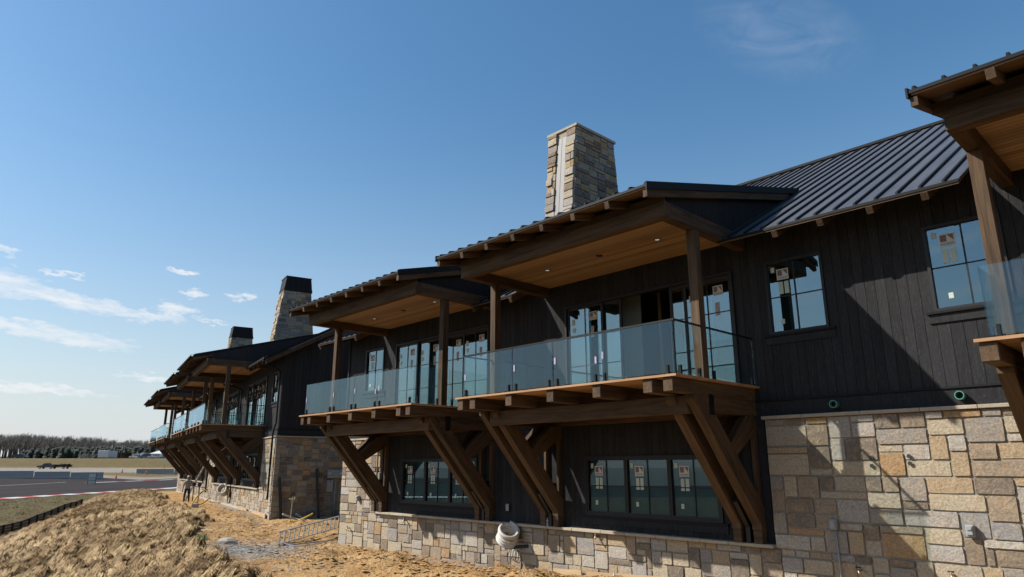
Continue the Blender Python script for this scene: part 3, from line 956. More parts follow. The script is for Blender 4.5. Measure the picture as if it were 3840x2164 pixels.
# stone base
def stone_base(F, uA, uB, upper, rs, single, zc_low=-1.57, zc_up=1.07, zb=-2.95, parent=None):
    """upper: list of (u0, u1) where the stone rises to the upper cap; the rest stops at the low cap"""
    wall = grid_wall('stone_wall', F, uA, uB, zb, zc_up-.07, 14.432, 14.50, [(a, b, zc_low-.07, 9) for a, b in low_ranges(uA, uB, upper)], 'mortar', parent)
    H = zc_up-.07-zb
    lo = low_ranges(uA, uB, upper)
    Hl = zc_low-.07-zb
    rects = []
    for r in ashlar(uB-uA, Hl, .148, 4, 3, rs): rects.append((r[0]+uA, r[1]+uA, r[2]+zb, r[3]+zb))
    for a, b in upper:
        for r in ashlar(b-a, H-Hl, .150, 6, 3, rs): rects.append((r[0]+a, r[1]+a, r[2]+zb+Hl, r[3]+zb+Hl))
    fm = lambda x, y, dd: F.P(x, 14.430-dd, y)
    lay_stones(wall, rects, fm, 'stone', rs, single, 'stone_infill', .008, .028)
    def caps(a, b, z, vf):
        k = max(1, round((b-a)/.95))
        cu = [a] + sorted(a+(b-a)*(i+rs.uniform(-.2, .2))/k for i in range(1, k)) + [b]
        for p, q in zip(cu[:-1], cu[1:]):
            F.box('cap_stone', p+.003, q-.003, vf, 14.498, z-.069, z, 'cap_stone', wall, .008)
    for a, b in lo: caps(a, b, zc_low, 14.27)
    for a, b in upper: caps(a-.05, b+.05, zc_up, 14.345)
    return wall
def low_ranges(uA, uB, upper):
    out = []; p = uA
    for a, b in sorted(upper):
        if a > p: out.append((p, a))
        p = max(p, b)
    if p < uB: out.append((p, uB))
    return out
sb1 = stone_base(F1, -5.5, 25.06, [(-5.5, 7.22), (22.32, 25.06)], rs1, 300)
F1.box('footing', -5.5, 25.1, 14.40, 14.60, -3.3, -2.86, 'concrete')
chimney(F1, 13.96, 15.23, 16.25, 18.27, 6.3, 11.36, False, rs1, True, 110)

# small fittings on the near lodge
def ring_pipe(F, u, z, parent=None):
    vs, fs = [], []
    n = 20
    for r_, v_ in ((.078, 14.475), (.078, 14.33), (.064, 14.33), (.064, 14.475)):
        for k in range(n): vs.append(F.P(u+r_*cos(2*math.pi*k/n), v_, z+r_*sin(2*math.pi*k/n)))
    for i in range(3):
        for k in range(n): fs.append((i*n+k, i*n+(k+1) % n, (i+1)*n+(k+1) % n, (i+1)*n+k))
    fs.append(tuple(3*n+k for k in range(n)))
    mesh_obj('pipe_sleeve', vs, fs, 'pipe_green', parent or F.root, (0, 0, 0), smooth=False)
ring_pipe(F1, 5.69, 1.235); ring_pipe(F1, 3.455, 1.25)
def outlet(F, u, z, w=.13, h=.20, vf=14.29, mat='box_grey'):
    b = F.box('outlet_box', u-w/2, u+w/2, vf, 14.40, z-h/2, z+h/2, mat, None, .01)
    F.box('outlet_cover', u-w/2+.012, u+w/2-.012, vf-.03, vf-.002, z-h/2+.03, z+h/2-.01, mat, b, .012)
    F.box('outlet_latch', u-w/4, u+w/4, vf-.05, vf-.031, z+.02, z+.05, mat, b)
outlet(F1, 5.95, -1.09); outlet(F1, 3.62, -1.07); outlet(F1, 23.64, -1.15)
outlet(F1, 15.44, -1.15, .13, .20, 14.42, 'box_grey'); outlet(F1, 14.0, -1.17, .13, .20, 14.42, 'box_grey')
F1.tube('conduit', [(5.93, 14.37, -1.2), (5.93, 14.37, -2.85)], .016, 'box_grey'); 
def spigot(F, u, z):
    t = F.tube('spigot', [(u, 14.40, z), (u, 14.26, z), (u-.03, 14.22, z-.05)], .022, 'brass')
    F.tube('spigot_handle', [(u-.05, 14.27, z+.06), (u+.05, 14.27, z+.06)], .014, 'rubber_black', t)
    F.tube('spigot_stem', [(u, 14.27, z+.01), (u, 14.27, z+.055)], .010, 'brass', t)
for u, z in ((5.55, -1.9), (4.0, -1.82), (20.5, -1.78), (24.2, -2.25), (11.98, -1.72)): spigot(F1, u, z)
for u, z in ((5.10, .17), (5.11, .02), (4.435, .195), (4.435, .065)):
    c = F1.P(u, 14.37, z)
    vs = [Vector((.038*cos(q*math.pi/8), yy, .038*sin(q*math.pi/8))) for yy in (0, .012) for q in range(16)]
    fs = [tuple(range(16)), tuple(range(31, 15, -1))] + [(q, (q+1) % 16, 16+(q+1) % 16, 16+q) for q in range(16)]
    mesh_obj('core_hole', vs, fs, 'rubber_black', near_lodge, c)

# ================================================================== building 2 (far lodge): same design, turned and 0.47 m higher
ub2 = 50.0
DV2 = 14.5-8.22
x0, y0 = plan(U2, V2, ub2, 8.22)
far_lodge = empty('lodge_building', (x0, y0, -2.8+.47), math.atan2(-U2[1], -U2[0]))
tag(far_lodge, 'farther lodge with two black-capped stone chimneys, standing beyond the near one behind the man', 'building')
F2 = Frame(far_lodge, ub2)
rs2 = random.Random(5)
BAYS2 = [39.7, 48.35, 60.2, 68.85]
E0, E1 = 36.6, 78.2
holes2 = [(37.35, 38.65, 2.84, 4.5)]
for Rb in BAYS2: holes2.append((Rb+.43, Rb+5.75, 1.72, 4.50))
w2 = clad(F2, E0, E1, 1.43, 5.42, holes2)
F2.box('skirt_board', E0, E1, 14.47, 14.52, 1.075, 1.385, 'siding', w2)
F2.box('drip_trim', E0, E1, 14.44, 14.52, 1.39, 1.428, 'trim_black', w2)
low2 = [(41.0, 45.0, -1.225, .275), (49.6, 53.7, -1.225, .275), (61.4, 65.4, -1.225, .275), (70.0, 74.0, -1.225, .275)]
grp = [(39.55, 55.2), (60.0, 75.7)]
for k, (a, b) in enumerate(grp):
    clad(F2, a, b, -1.57, 1.07, [q for q in low2 if a < q[0] < b])
window(F2, 37.35, 38.65, 2.84, 4.5)
for q in low2: window(F2, *q, cols=2, rows=2, sashes=3)
for i, Rb in enumerate(BAYS2):
    sliding_door(F2, Rb, False, None)
    balcony(F2, Rb, True, False)
    porch_roof(F2, Rb, .9, gutter=True)
main_roof(F2, 35.9, 79.0, [(35.9, 40.6), (46.9, 49.2), (55.9, 61.0), (67.6, 69.7), (77.0, 79.0)], [(Rb+1.0, Rb+8.0) for Rb in BAYS2])
sb2 = stone_base(F2, E0, E1, [(E0, 39.5), (55.25, 59.95), (75.75, E1)], rs2, 150)
F2.box('footing', E0-.05, E1, 14.38, 14.60, -3.3, -2.75, 'concrete')
chimney(F2, 46.0, 47.4, 9.97+DV2, 11.75+DV2, 6.3, 11.05, True, rs2, False, 60, taper=.115)
chimney(F2, 65.8, 67.2, 9.95+DV2, 11.75+DV2, 6.3, 11.0, True, rs2, False, 40, taper=.09)
shell2 = grid_wall('interior_shell', F2, E0+.2, E1, -2.8, 5.3, 18.2, 18.4, [], 'interior_dark')
F2.box('floor_slab', E0+.2, E1, 14.63, 18.19, 1.05, 1.70, 'interior_dark', shell2)
F2.box('floor_slab', E0+.2, E1, 14.63, 18.19, -2.78, -2.0, 'interior_dark', shell2)
F2.box('upper_ceiling', E0+.2, E1, 14.63, 18.19, 5.0, 5.06, 'interior_dark', shell2)
F2.box('wall_wrap', E0+.3, E1-.2, 15.6, 15.64, 1.71, 4.99, 'interior_wrap', shell2)
# end (side) wall facing the viewer: boards above, stone below
zend = lambda v: zm(v)-.14
side = F2.prism('side_wall', [(14.50, 1.07), (34.0, 1.07), (34.0, 5.3), (RV, zend(RV)), (14.50, zend(14.5))], E0, E0+.12, 'trim_black')
k = 0
v = 14.50
while v < 21.5:
    F2.prism('siding_board', [(v+.006, 1.43), (v+.192, 1.43), (v+.192, zend(v+.19)), (v+.006, zend(v))], E0-.022, E0-.0005, 'siding', side)
    v += .198
F2.box('skirt_board', E0-.035, E0-.001, 14.47, 34.0, 1.08, 1.385, 'siding', side)
F2.box('drip_trim', E0-.06, E0-.001, 14.44, 34.0, 1.39, 1.428, 'trim_black', side)
sstone = F2.box('stone_wall', E0-.05, E0+.1, 14.44, 34.0, -3.2, 1.0, 'mortar')
rects = [(r[0]+14.40, r[1]+14.40, r[2]-2.9, r[3]-2.9) for r in ashlar(5.2, 3.9, .135, 4, 2, rs2)]
lay_stones(sstone, rects, lambda x, y, dd: F2.P(E0-.052-dd, x, y), 'chimney_stone', rs2, 300, 'stone_infill', .014, .026)
for i in range(6):
    F2.box('cap_stone', E0-.13, E0-.001, 14.35+i*.95, 14.35+(i+1)*.95-.005, 1.002, 1.07, 'cap_stone', sstone, .008)
# gable rake of the main roof
for (a, b, m, zz0, zz1) in ((35.86, 35.895, 'metal_black', -.10, .06), (35.90, 35.98, 'timber', -.36, -.125)):
    F2.prism('rake_board' if m == 'timber' else 'rake_trim', [(EV-.02, zm(EV)+zz0), (RV, zm(RV)+zz0), (RV, zm(RV)+zz1), (EV-.02, zm(EV)+zz1)], a, b, m)
F2.prism('rake_soffit', [(EV+.02, zm(EV)-.10), (RV, zm(RV)-.13), (RV, zm(RV)-.17), (EV+.02, zm(EV)-.14)], 35.99, 36.57, 'eave_wood')
# gutter and downpipe of the corner
F2.box('gutter', 35.9, 40.6, 13.33, 13.445, 4.84, 4.945, 'metal_black')
F2.tube('downpipe', smooth_path([(36.2, 13.40, 4.84), (36.2, 13.42, 4.66), (36.45, 14.0, 4.50), (36.75, 14.36, 4.38), (36.75, 14.38, 4.1)], 4) + [(36.75, 14.38, 1.7), (36.75, 14.30, 1.45), (36.75, 14.27, 1.2), (36.75, 14.27, -2.05)], .05, 'metal_black', None, 10)
F2.tube('downpipe', smooth_path([(47.0, 13.40, 4.84), (47.1, 13.6, 4.62), (47.3, 14.36, 4.40), (47.3, 14.38, 4.1)], 4) + [(47.3, 14.38, 1.45), (47.3, 14.30, 1.1), (47.3, 14.27, -2.3)], .05, 'metal_black', None, 10)
F2.tube('downpipe', [(57.6, 14.38, 4.6), (57.6, 14.38, 1.45), (57.6, 14.27, 1.1), (57.6, 14.27, -2.3)], .06, 'metal_black', None, 10)
# meter cabinet on the side wall
meter = F2.box('meter_cabinet', E0-.22, E0-.082, 17.14, 17.96, -1.03, -.61, 'box_grey', None, .01)
for vv, rr in ((17.26, .06), (17.85, .08)):
    F2.tube('meter_dial', [(E0-.221, vv, -.80), (E0-.27, vv, -.80)], rr, 'plastic_clear', meter, 14)
breaker = F2.box('breaker_box', E0-.20, E0-.082, 17.13, 17.45, -1.72, -1.12, 'box_grey', meter, .01)
F2.box('red_label', E0-.204, E0-.2005, 17.24, 17.34, -1.24, -1.16, 'red_label', meter)
F2.tube('conduit', [(E0-.13, 17.58, -1.04), (E0-.13, 17.60, -2.95)], .04, 'box_grey', meter)

# ================================================================== terrain
def sstep(a, b, x):
    t = np.clip((x-a)/(b-a), 0, 1)
    return t*t*(3-2*t)
def vnoise(x, y, seed=0):
    """smooth value noise on numpy arrays"""
    xi, yi = np.floor(x).astype(np.int64), np.floor(y).astype(np.int64)
    fx, fy = x-xi, y-yi
    fx = fx*fx*(3-2*fx); fy = fy*fy*(3-2*fy)
    def h(a, b):
        n = (a*374761393 + b*668265263 + seed*144665) & 0xffffffff
        n = ((n ^ (n >> 13))*1274126177) & 0xffffffff
        return ((n ^ (n >> 16)) & 0xffff)/65535.0
    return (h(xi, yi)*(1-fx)+h(xi+1, yi)*fx)*(1-fy) + (h(xi, yi+1)*(1-fx)+h(xi+1, yi+1)*fx)*fy
def fbm(x, y, o=4, seed=0):
    s = 0; a = 1; t = 0
    for i in range(o):
        s = s + a*vnoise(x*2**i, y*2**i, seed+i); t += a; a *= .5
    return s/t-.5
def wu(X, Y):
    """distance in front of the facades, and position along them"""
    u1 = X*U1[0]+Y*U1[1]; w1 = 14.5-(X*V1[0]+Y*V1[1])
    u2 = X*U2[0]+Y*U2[1]; w2 = 8.22-(X*V2[0]+Y*V2[1])
    t = sstep(25.5, 37, u2)
    return w1*(1-t)+w2*t, u1*(1-t)+u2*t
def left_z(X, Y):
    z = np.interp(-X, [25, 34, 46, 65, 78, 110, 500], [-3.95, -3.85, -2.8, -2.2, -1.5, -1.2, -.7])
    far = sstep(125, 235, Y)
    z = z*(1-far) + np.maximum(z, -.6)*far
    return z
def terrain(X, Y, detail=True):
    X = np.asarray(X, float); Y = np.asarray(Y, float)
    w, u = wu(X, Y)
    bench = np.interp(u, [7, 10, 12, 15, 26, 37, 60, 80, 90, 110], [-2.42, -2.52, -2.70, -2.84, -2.84, -2.42, -2.36, -2.36, -4.5, -9])
    brow = np.interp(u, [0, 34, 42, 55, 81, 100], [10.6, 10.6, 9.7, 7.8, 4.6, 3.5])
    edge = np.interp(u, [18, 25, 38, 47, 80], [6.3, 4.6, 2.7, 3.0, 2.3])
    mid = -np.interp(u, [30, 42, 58, 80], [.145, .125, .085, .07])*np.clip(w-edge, 0, None)
    over = np.clip(w-brow, 0, None)
    near = bench + np.where(w > edge, np.minimum(mid, 0), 0)*np.clip((brow-edge)/np.maximum(brow-edge, .1), 0, 1) - .26*over
    lz = left_z(X, Y)
    k = .25
    d = np.clip(.5+.5*(near-lz)/k, 0, 1)
    z = lz*(1-d)+near*d + k*d*(1-d)      # smooth maximum
    if detail:
        m = sstep(14, 10, np.abs(w-4))*sstep(95, 60, u)
        z = z + m*(.12*fbm(X*.35, Y*.35, 2, 3) + .06*fbm(X*1.7, Y*1.7, 3, 9))
        # loose clay heaped along the near wall
        heap = np.exp(-((w-2.0)/1.0)**2)*sstep(24.5, 21, u)*sstep(5, 9, u)
        z = z + heap*(.16+.75*fbm(X*1.1, Y*1.1, 5, 21))
        # trench and spoil at the corner between the lodges
        tr = np.exp(-((u-35.2)/1.3)**2-((w-.55)/.55)**2)
        z = z - .42*tr
        sp = np.exp(-((u-31.5)/1.8)**2-((w+.6)/1.3)**2)
        z = z + .22*sp + .3*sp*fbm(X*1.5, Y*1.5, 3, 5)
        m2 = sstep(7.5, 5, w)*sstep(-4, -1, w)*sstep(95, 60, u)*sstep(2, 8, u)
        z = z + m2*.26*fbm(X*1.9, Y*1.9, 4, 31)*sstep(-.6, .5, fbm(X*.6, Y*.6, 2, 61)*2)
        z = z + m2*.06*fbm(X*7., Y*7., 2, 37)
    # bank on the far side of the paddock
    bk = sstep(240+.03*X, 254+.03*X, Y)
    z = z + bk*(3.55-np.clip(Y-258, 0, None)*0)
    hill = sstep(300, 420, Y)*3.0
    return z + hill
def axis(lo, hi, step, out_lo, out_hi, extra=()):
    a = list(np.arange(lo, hi+1e-6, step))
    s = step; p = lo
    while p > out_lo: s = min(s*1.25, 8); p -= s; a.append(p)
    s = step; p = hi
    while p < out_hi: s = min(s*1.25, 8); p += s; a.append(p)
    a += list(extra)
    return np.array(sorted(set(np.round(a, 3))))
gx = axis(-42, 4, .21, -520, 300, (-46, -65, -78, -110))
gy = axis(15, 62, .21, -120, 620, tuple(np.arange(238, 260, 1.5)))
GX, GY = np.meshgrid(gx, gy, indexing='ij')
GZ = terrain(GX, GY)
nx, ny = GX.shape
verts = np.stack([GX, GY, GZ], -1).reshape(-1, 3)
ii, jj = np.meshgrid(np.arange(nx-1), np.arange(ny-1), indexing='ij')
a = (ii*ny+jj).ravel()
faces = np.stack([a, a+ny, a+ny+1, a+1], -1)
me = bpy.data.meshes.new('ground')
me.vertices.add(len(verts)); me.vertices.foreach_set('co', verts.ravel())
me.loops.add(faces.size); me.loops.foreach_set('vertex_index', faces.ravel().astype(np.int32))
me.polygons.add(len(faces))
me.polygons.foreach_set('loop_start', np.arange(0, faces.size, 4, dtype=np.int32))
me.polygons.foreach_set('loop_total', np.full(len(faces), 4, np.int32))
me.polygons.foreach_set('use_smooth', np.ones(len(faces), bool))
me.update(); me.validate()
W_, U_ = wu(GX, GY)
edge_ = np.interp(U_, [18, 25, 38, 47, 80], [6.3, 4.6, 2.7, 3.0, 2.3]) + 1.6*fbm(GX*.5, GY*.5, 3, 4)
straw = sstep(-.5, .6, W_-edge_)*sstep(13.5, 12.0, W_)*sstep(-44, -38, GX)
grass = sstep(11.0, 12.5, np.maximum(W_, (-GX-20)*.62))*sstep(46.4, 46.0, -GX) + sstep(234, 236, GY-.03*GX-7)
gp = sstep(68, 70, -GX)*sstep(100, 92, -GX)*sstep(128, 133, GY)*sstep(166, 160, GY)
grass = np.clip(grass+gp, 0, 1)
gravel = np.exp(-((U_-25.2)/2.3)**2-((W_-3.6)/1.6)**2)*1.3 + .8*np.exp(-((U_-44)/6)**2-((W_-.5)/.5)**2) + .6*np.exp(-((U_-16)/8)**2-((W_-.5)/.35)**2)
gravel = np.clip(gravel+.5*fbm(GX*1.3, GY*1.3, 3, 8), 0, 1)*(gravel > .12)
apron = np.clip(sstep(46.2, 46.6, -GX)*(1-gp)*sstep(239, 236, GY), 0, 1)
for nm, arr in (('straw', straw), ('grass', grass), ('gravel', gravel), ('apron', apron)):
    at = me.attributes.new(nm, 'FLOAT', 'POINT'); at.data.foreach_set('value', arr.ravel().astype(np.float32))

def ground_mat():
    m, q, b, out = new_mat('ground')
    t = q.n('ShaderNodeTexCoord')
    ob = t.outputs['Object']
    def A(nm):
        x = q.n('ShaderNodeAttribute', attribute_name=nm); return x.outputs['Fac']
    n1 = q.noise(ob, .55, 6, .62, .4); n2 = q.noise(ob, 5.0, 6, .65); n3 = q.noise(ob, 24.0, 4, .6)
    clay = q.ramp(q.m('ADD', q.m('MULTIPLY', n1, .6), q.m('MULTIPLY', n2, .4)), [(.28, (0.1672, 0.0950, 0.0387)), (.48, (0.3696, 0.2244, 0.0968)), (.68, (0.4752, 0.3432, 0.1804))])
    clay = q.mix(q.m('MULTIPLY', q.m('SUBTRACT', n2, .60), 4, clamp=True), clay, (0.4368, 0.3744, 0.2808))
    strawc = q.ramp(n2, [(.3, (.070, .045, .022)), (.7, (.16, .11, .055))])
    gr = q.ramp(q.m('ADD', q.m('MULTIPLY', n1, .5), q.m('MULTIPLY', n2, .5)), [(.30, (0.0897, 0.0741, 0.0312)), (.55, (0.1365, 0.1053, 0.0484)), (.75, (0.1872, 0.1365, 0.0702))])
    grav = q.ramp(n3, [(.3, (0.1482, 0.1482, 0.1482)), (.7, (0.3666, 0.3588, 0.3432))])
    apr = q.ramp(q.m('ADD', q.m('MULTIPLY', n1, .7), q.m('MULTIPLY', n3, .3)), [(.3, (0.1638, 0.1560, 0.1482)), (.7, (0.2574, 0.2418, 0.2223))])
    c = q.mix(A('gravel'), clay, grav)
    c = q.mix(A('straw'), c, strawc)
    c = q.mix(A('grass'), c, gr)
    c = q.mix(A('apron'), c, apr)
    q.link(c, b.inputs['Base Color'])
    b.inputs['Roughness'].default_value = .95
    b.inputs['Specular IOR Level'].default_value = .15
    hh = q.m('ADD', n2, q.m('MULTIPLY', n3, .5))
    n4 = q.noise(ob, 1.9, 5, .7, .8)
    hh = q.m('ADD', hh, q.m('MULTIPLY', q.m('MULTIPLY', n4, 2.2), q.m('SUBTRACT', 1.0, A('apron'))))
    q.link(q.bump(hh, .9, .11), b.inputs['Normal'])
ground_mat()
me.materials.append(MATS['ground'])
ground = put('ground', me)
struct(ground)

def tz(x, y): return float(terrain(np.array([x]), np.array([y]))[0])

# ------------------------------------------------------------------ race track, kerbs and lines
def asphalt_mat():
    m, q, b, out = new_mat('asphalt')
    t = q.n('ShaderNodeTexCoord')
    n1 = q.noise(q.mapping(t.outputs['Object'], (.5, .05, 1)), 1.0, 5, .6); n2 = q.noise(t.outputs['Object'], 18, 4, .6)
    c = q.ramp(q.m('ADD', q.m('MULTIPLY', n1, .7), q.m('MULTIPLY', n2, .3)), [(.3, (0.0281, 0.0242, 0.0257)), (.7, (0.0484, 0.0421, 0.0429))])
    q.link(c, b.inputs['Base Color']); b.inputs['Roughness'].default_value = 1.0
    b.inputs['Specular IOR Level'].default_value = .05
asphalt_mat()
def strip(name, xs, ys, dz, mats, fm=None, thick=None):
    """sheet on the terrain between the x and y lines"""
    vs, fs, ms = [], [], []
    for x in xs:
        for y in ys:
            xx = x(y) if callable(x) else x
            vs.append((xx, y, float(left_z(np.array([xx]), np.array([y]))[0])+dz))
    n = len(ys)
    for i in range(len(xs)-1):
        for j in range(n-1):
            fs.append((i*n+j, (i+1)*n+j, (i+1)*n+j+1, i*n+j+1)); ms.append(fm(i, j) if fm else 0)
    o = mesh_obj(name, vs, fs, None, None, recalc=False, mats=mats, fmat=ms)
    return struct(o)
ylines = [float(y) for y in np.arange(0, 232, 4)]
strip('race_track', [-65.0, -60.0, -55.0, -50.0, -46.6], ylines, .02, ['asphalt'])
strip('pit_lane', [-77.5, -73.0, -69.0, -65.02], [float(y) for y in np.arange(20, 128, 4)], .016, ['asphalt'])
kl = [20+2.05*i for i in range(90)]
strip('kerb', [-46.65, -45.55], kl, .05, ['paint_white', 'paint_red'], lambda i, j: 1 if (j % 2 and 20 < j < 36) or (j % 2 and j > 60) else 0)
strip('kerb', [-62.6, -61.9], [104+2.6*i for i in range(24)], .045, ['paint_white', 'paint_red'], lambda i, j: 1 if j % 4 in (2, 3) and j > 2 else 0)
strip('track_line', [lambda y: -62.9-.145*(y-86), lambda y: -62.72-.145*(y-86)], [60+4.0*i for i in range(12)], .03, ['paint_white'])

# ------------------------------------------------------------------ concrete barriers
def barrier_mesh(L):
    pr = [(-.30, 0), (.30, 0), (.30, .08), (.14, .33), (.10, 1.07), (-.10, 1.07), (-.14, .33), (-.30, .08)]
    n = len(pr)
    vs = [(-L/2, y, z) for y, z in pr]+[(L/2, y, z) for y, z in pr]
    fs = [tuple(range(n)), tuple(range(2*n-1, n-1, -1))]+[(i, (i+1) % n, n+(i+1) % n, n+i) for i in range(n)]
    m = bpy.data.meshes.new('concrete_barrier'); m.from_pydata(vs, [], fs)
    bm = bmesh.new(); bm.from_mesh(m); bmesh.ops.recalc_face_normals(bm, faces=bm.faces); bm.to_mesh(m); bm.free()
    m.materials.append(MATS['barrier_concrete']); return m
bme = barrier_mesh(5.9)
def lay_barriers(p, q, n, labels, group):
    for i in range(n):
        t = (i+.5)/n
        x, y = p[0]+(q[0]-p[0])*t, p[1]+(q[1]-p[1])*t
        o = put('concrete_barrier', bme, None, (x, y, float(left_z(np.array([x]), np.array([y]))[0])-.02))
        L = math.hypot(q[0]-p[0], q[1]-p[1])/n
        o.rotation_euler = (0, 0, math.atan2(q[1]-p[1], q[0]-p[0]))
        o.scale = ((L-.12)/5.9, 1, 1)
        tag(o, labels[i], 'barrier', group)
lay_barriers((-79.5, 100), (-69.3, 120), 4, ['concrete barrier at the left picture edge, leftmost of the row', 'concrete barrier, second from the left picture edge in the long row',
    'concrete barrier left of the last one before the folding sign', 'concrete barrier ending the long row, right behind the folding sign'], 'long row of barriers at the track')
lay_barriers((-79.3, 149), (-67.5, 158), 2, ['lone left concrete barrier of the pair on the grass patch', 'right concrete barrier of the pair, partly behind the far balcony brace'], 'pair of barriers on the grass')

# ------------------------------------------------------------------ traffic cones and folding sign
def cone(x, y, z, label):
    r = empty('traffic_cone', (x, y, z)); tag(r, label, 'cone', 'orange traffic cones')
    put('cone_base', box_mesh(.42, .42, .04, 'cone_orange', .008), r, (0, 0, .02))
    vs, fs = tube_geo([(0, 0, .04), (0, 0, .9)], [.17, .03], 14)
    mesh_obj('cone_body', vs, fs, 'cone_orange', r, recalc=False)
    vs, fs = tube_geo([(0, 0, .52), (0, 0, .68)], [.098, .070], 14)
    mesh_obj('cone_band', vs, fs, 'paint_white', r, recalc=False)
for x, y, lb in ((-68.5, 122.5, 'orange traffic cone standing right of the folding sign on the asphalt'), (-85.5, 155, 'orange traffic cone farther back on the pale paving, before the bank'), (-75.5, 146, 'small orange cone behind the far red and white kerb')):
    cone(x, y, float(left_z(np.array([x]), np.array([y]))[0])+.02, lb)
sx, sy = -60.5, 102.0
sgn = empty('folding_sign', (sx, sy, float(left_z(np.array([sx]), np.array([sy]))[0])+.02), R(35)); tag(sgn, 'white and wooden A-frame folding sign at the end of the long barrier row', 'sign')
for s in (-1, 1):
    A = [Vector((-.55, s*.38, 0)), Vector((.55, s*.38, 0)), Vector((.55, s*.04, 1.35)), Vector((-.55, s*.04, 1.35))]
    nrm = Vector((0, s*.03, .008))
    vs = A+[p-nrm for p in A]
    mesh_obj('sign_panel' if s > 0 else 'sign_face', vs, [(0, 1, 2, 3), (7, 6, 5, 4), (0, 4, 5, 1), (1, 5, 6, 2), (2, 6, 7, 3), (3, 7, 4, 0)], 'lumber' if s > 0 else 'paint_white', sgn)
    for xx in (-.5, .5):
        beam_obj('sign_leg', (xx, s*.42, 0), (xx, s*.02, 1.42), .07, .05, 'timber', sgn)
for zz in (.45, .8):
    beam_obj('sign_rail', (-.55, -.44+.28*zz, zz), (.55, -.44+.28*zz, zz), .03, .10, 'lumber', sgn)

# ------------------------------------------------------------------ black slat fence below the mound
fen = empty('slat_fence', (-30.5, 44.0, -3.7)); tag(fen, 'low black board fence running along the grass below the straw mound', 'fence')
FA, FB = (-26.2, 33.0), (-31.6, 52.5)
nf = 17
def fpt(t): return FA[0]+(FB[0]-FA[0])*t, FA[1]+(FB[1]-FA[1])*t
prev = None
for i in range(nf+1):
    x, y = fpt(i/nf); z = tz(x, y)
    px, py, pz = x+30.5, y-44.0, z+3.7
    put('post', box_mesh(.09, .09, .86, 'fence_black'), fen, (px, py, pz+.38)).rotation_euler = (0, 0, math.atan2(FB[1]-FA[1], FB[0]-FA[0]))
    if prev:
        for k in range(5):
            h = .10+k*.155
            beam_obj('slat', (prev[0]-.06, prev[1], prev[2]+h), (px-.06, py, pz+h), .025, .135, 'fence_black', fen)
    prev = (px, py, pz)

# ================================================================== dry grass tufts on the mound
def straw_mat():
    m, q, b, out = new_mat('straw')
    a = q.n('ShaderNodeAttribute', attribute_name='tone')
    c = q.ramp(a.outputs['Fac'], [(0.0, (0.105, 0.063, 0.028)), (.35, (0.25, 0.165, 0.080)), (.7, (0.39, 0.275, 0.142)), (1.0, (0.53, 0.40, 0.225))])
    q.link(c, b.inputs['Base Color'])
    b.inputs['Roughness'].default_value = .8
    b.inputs['Specular IOR Level'].default_value = .2
straw_mat()
def blades_mesh(name, C, base_dir, n_per, length, height, spread, width, tone_lo=0.0, tone_hi=1.0, mat='straw', root_r=.10, floppy=1.0):
    """C: (n,3) tuft centres; arching blades combed along base_dir (n, radians)"""
    nT = len(C); N = nT*n_per
    Ci = np.repeat(np.arange(nT), n_per)
    scale = np.repeat(rng.uniform(.65, 1.35, nT), n_per)
    ang = base_dir[Ci] + rng.normal(0, spread, N)
    rr = root_r*np.sqrt(rng.uniform(0, 1, N))*scale; ra = rng.uniform(0, 2*np.pi, N)
    root = C[Ci] + np.stack([rr*np.cos(ra), rr*np.sin(ra), np.zeros(N)-.03], -1)
    L = length*scale*rng.uniform(.55, 1.15, N); H = height*scale*rng.uniform(.5, 1.2, N)
    dirv = np.stack([np.cos(ang), np.sin(ang), np.zeros(N)], -1)
    side = np.stack([-np.sin(ang), np.cos(ang), np.zeros(N)], -1)
    ts = np.array([0, .22, .5, .78, 1.0])
    prof = np.array([0, .80, 1.0, .45, -.15])
    wid = np.array([1.0, 1.0, .9, .6, .15])
    curl = rng.normal(0, .10, N)
    V = np.zeros((N, 5, 2, 3))
    for k in range(5):
        p = root + dirv*(L*ts[k])[:, None] + side*(curl*L*ts[k]**2)[:, None]
        p[:, 2] += H*prof[k]
        ww = (width*wid[k]*scale)[:, None]
        V[:, k, 0] = p - side*ww; V[:, k, 1] = p + side*ww + np.array([0, 0, 1])*ww*.1
    V = V.reshape(-1, 3)
    # drop the tips to the ground
    b = (np.arange(N)*10)[:, None]
    quad = np.array([[0, 1, 3, 2], [2, 3, 5, 4], [4, 5, 7, 6], [6, 7, 9, 8]])
    Fq = (b[:, :, None] + quad[None]).reshape(-1, 4)
    me = bpy.data.meshes.new(name)
    me.vertices.add(len(V)); me.vertices.foreach_set('co', V.ravel())
    me.loops.add(Fq.size); me.loops.foreach_set('vertex_index', Fq.ravel().astype(np.int32))
    me.polygons.add(len(Fq)); me.polygons.foreach_set('loop_start', np.arange(0, Fq.size, 4, dtype=np.int32))
    me.polygons.foreach_set('loop_total', np.full(len(Fq), 4, np.int32))
    me.polygons.foreach_set('use_smooth', np.ones(len(Fq), bool))
    tone = np.clip(np.repeat(rng.uniform(tone_lo, tone_hi, nT), n_per)*.75 + rng.uniform(0, 1, N)*.35 + np.repeat(.5*fbm(C[:, 0]*.4, C[:, 1]*.4, 3, 91), n_per), 0, 1)
    at = me.attributes.new('tone', 'FLOAT', 'POINT'); at.data.foreach_set('value', np.repeat(tone, 10).astype(np.float32))
    me.materials.append(MATS[mat]); me.update(); me.validate()
    return me
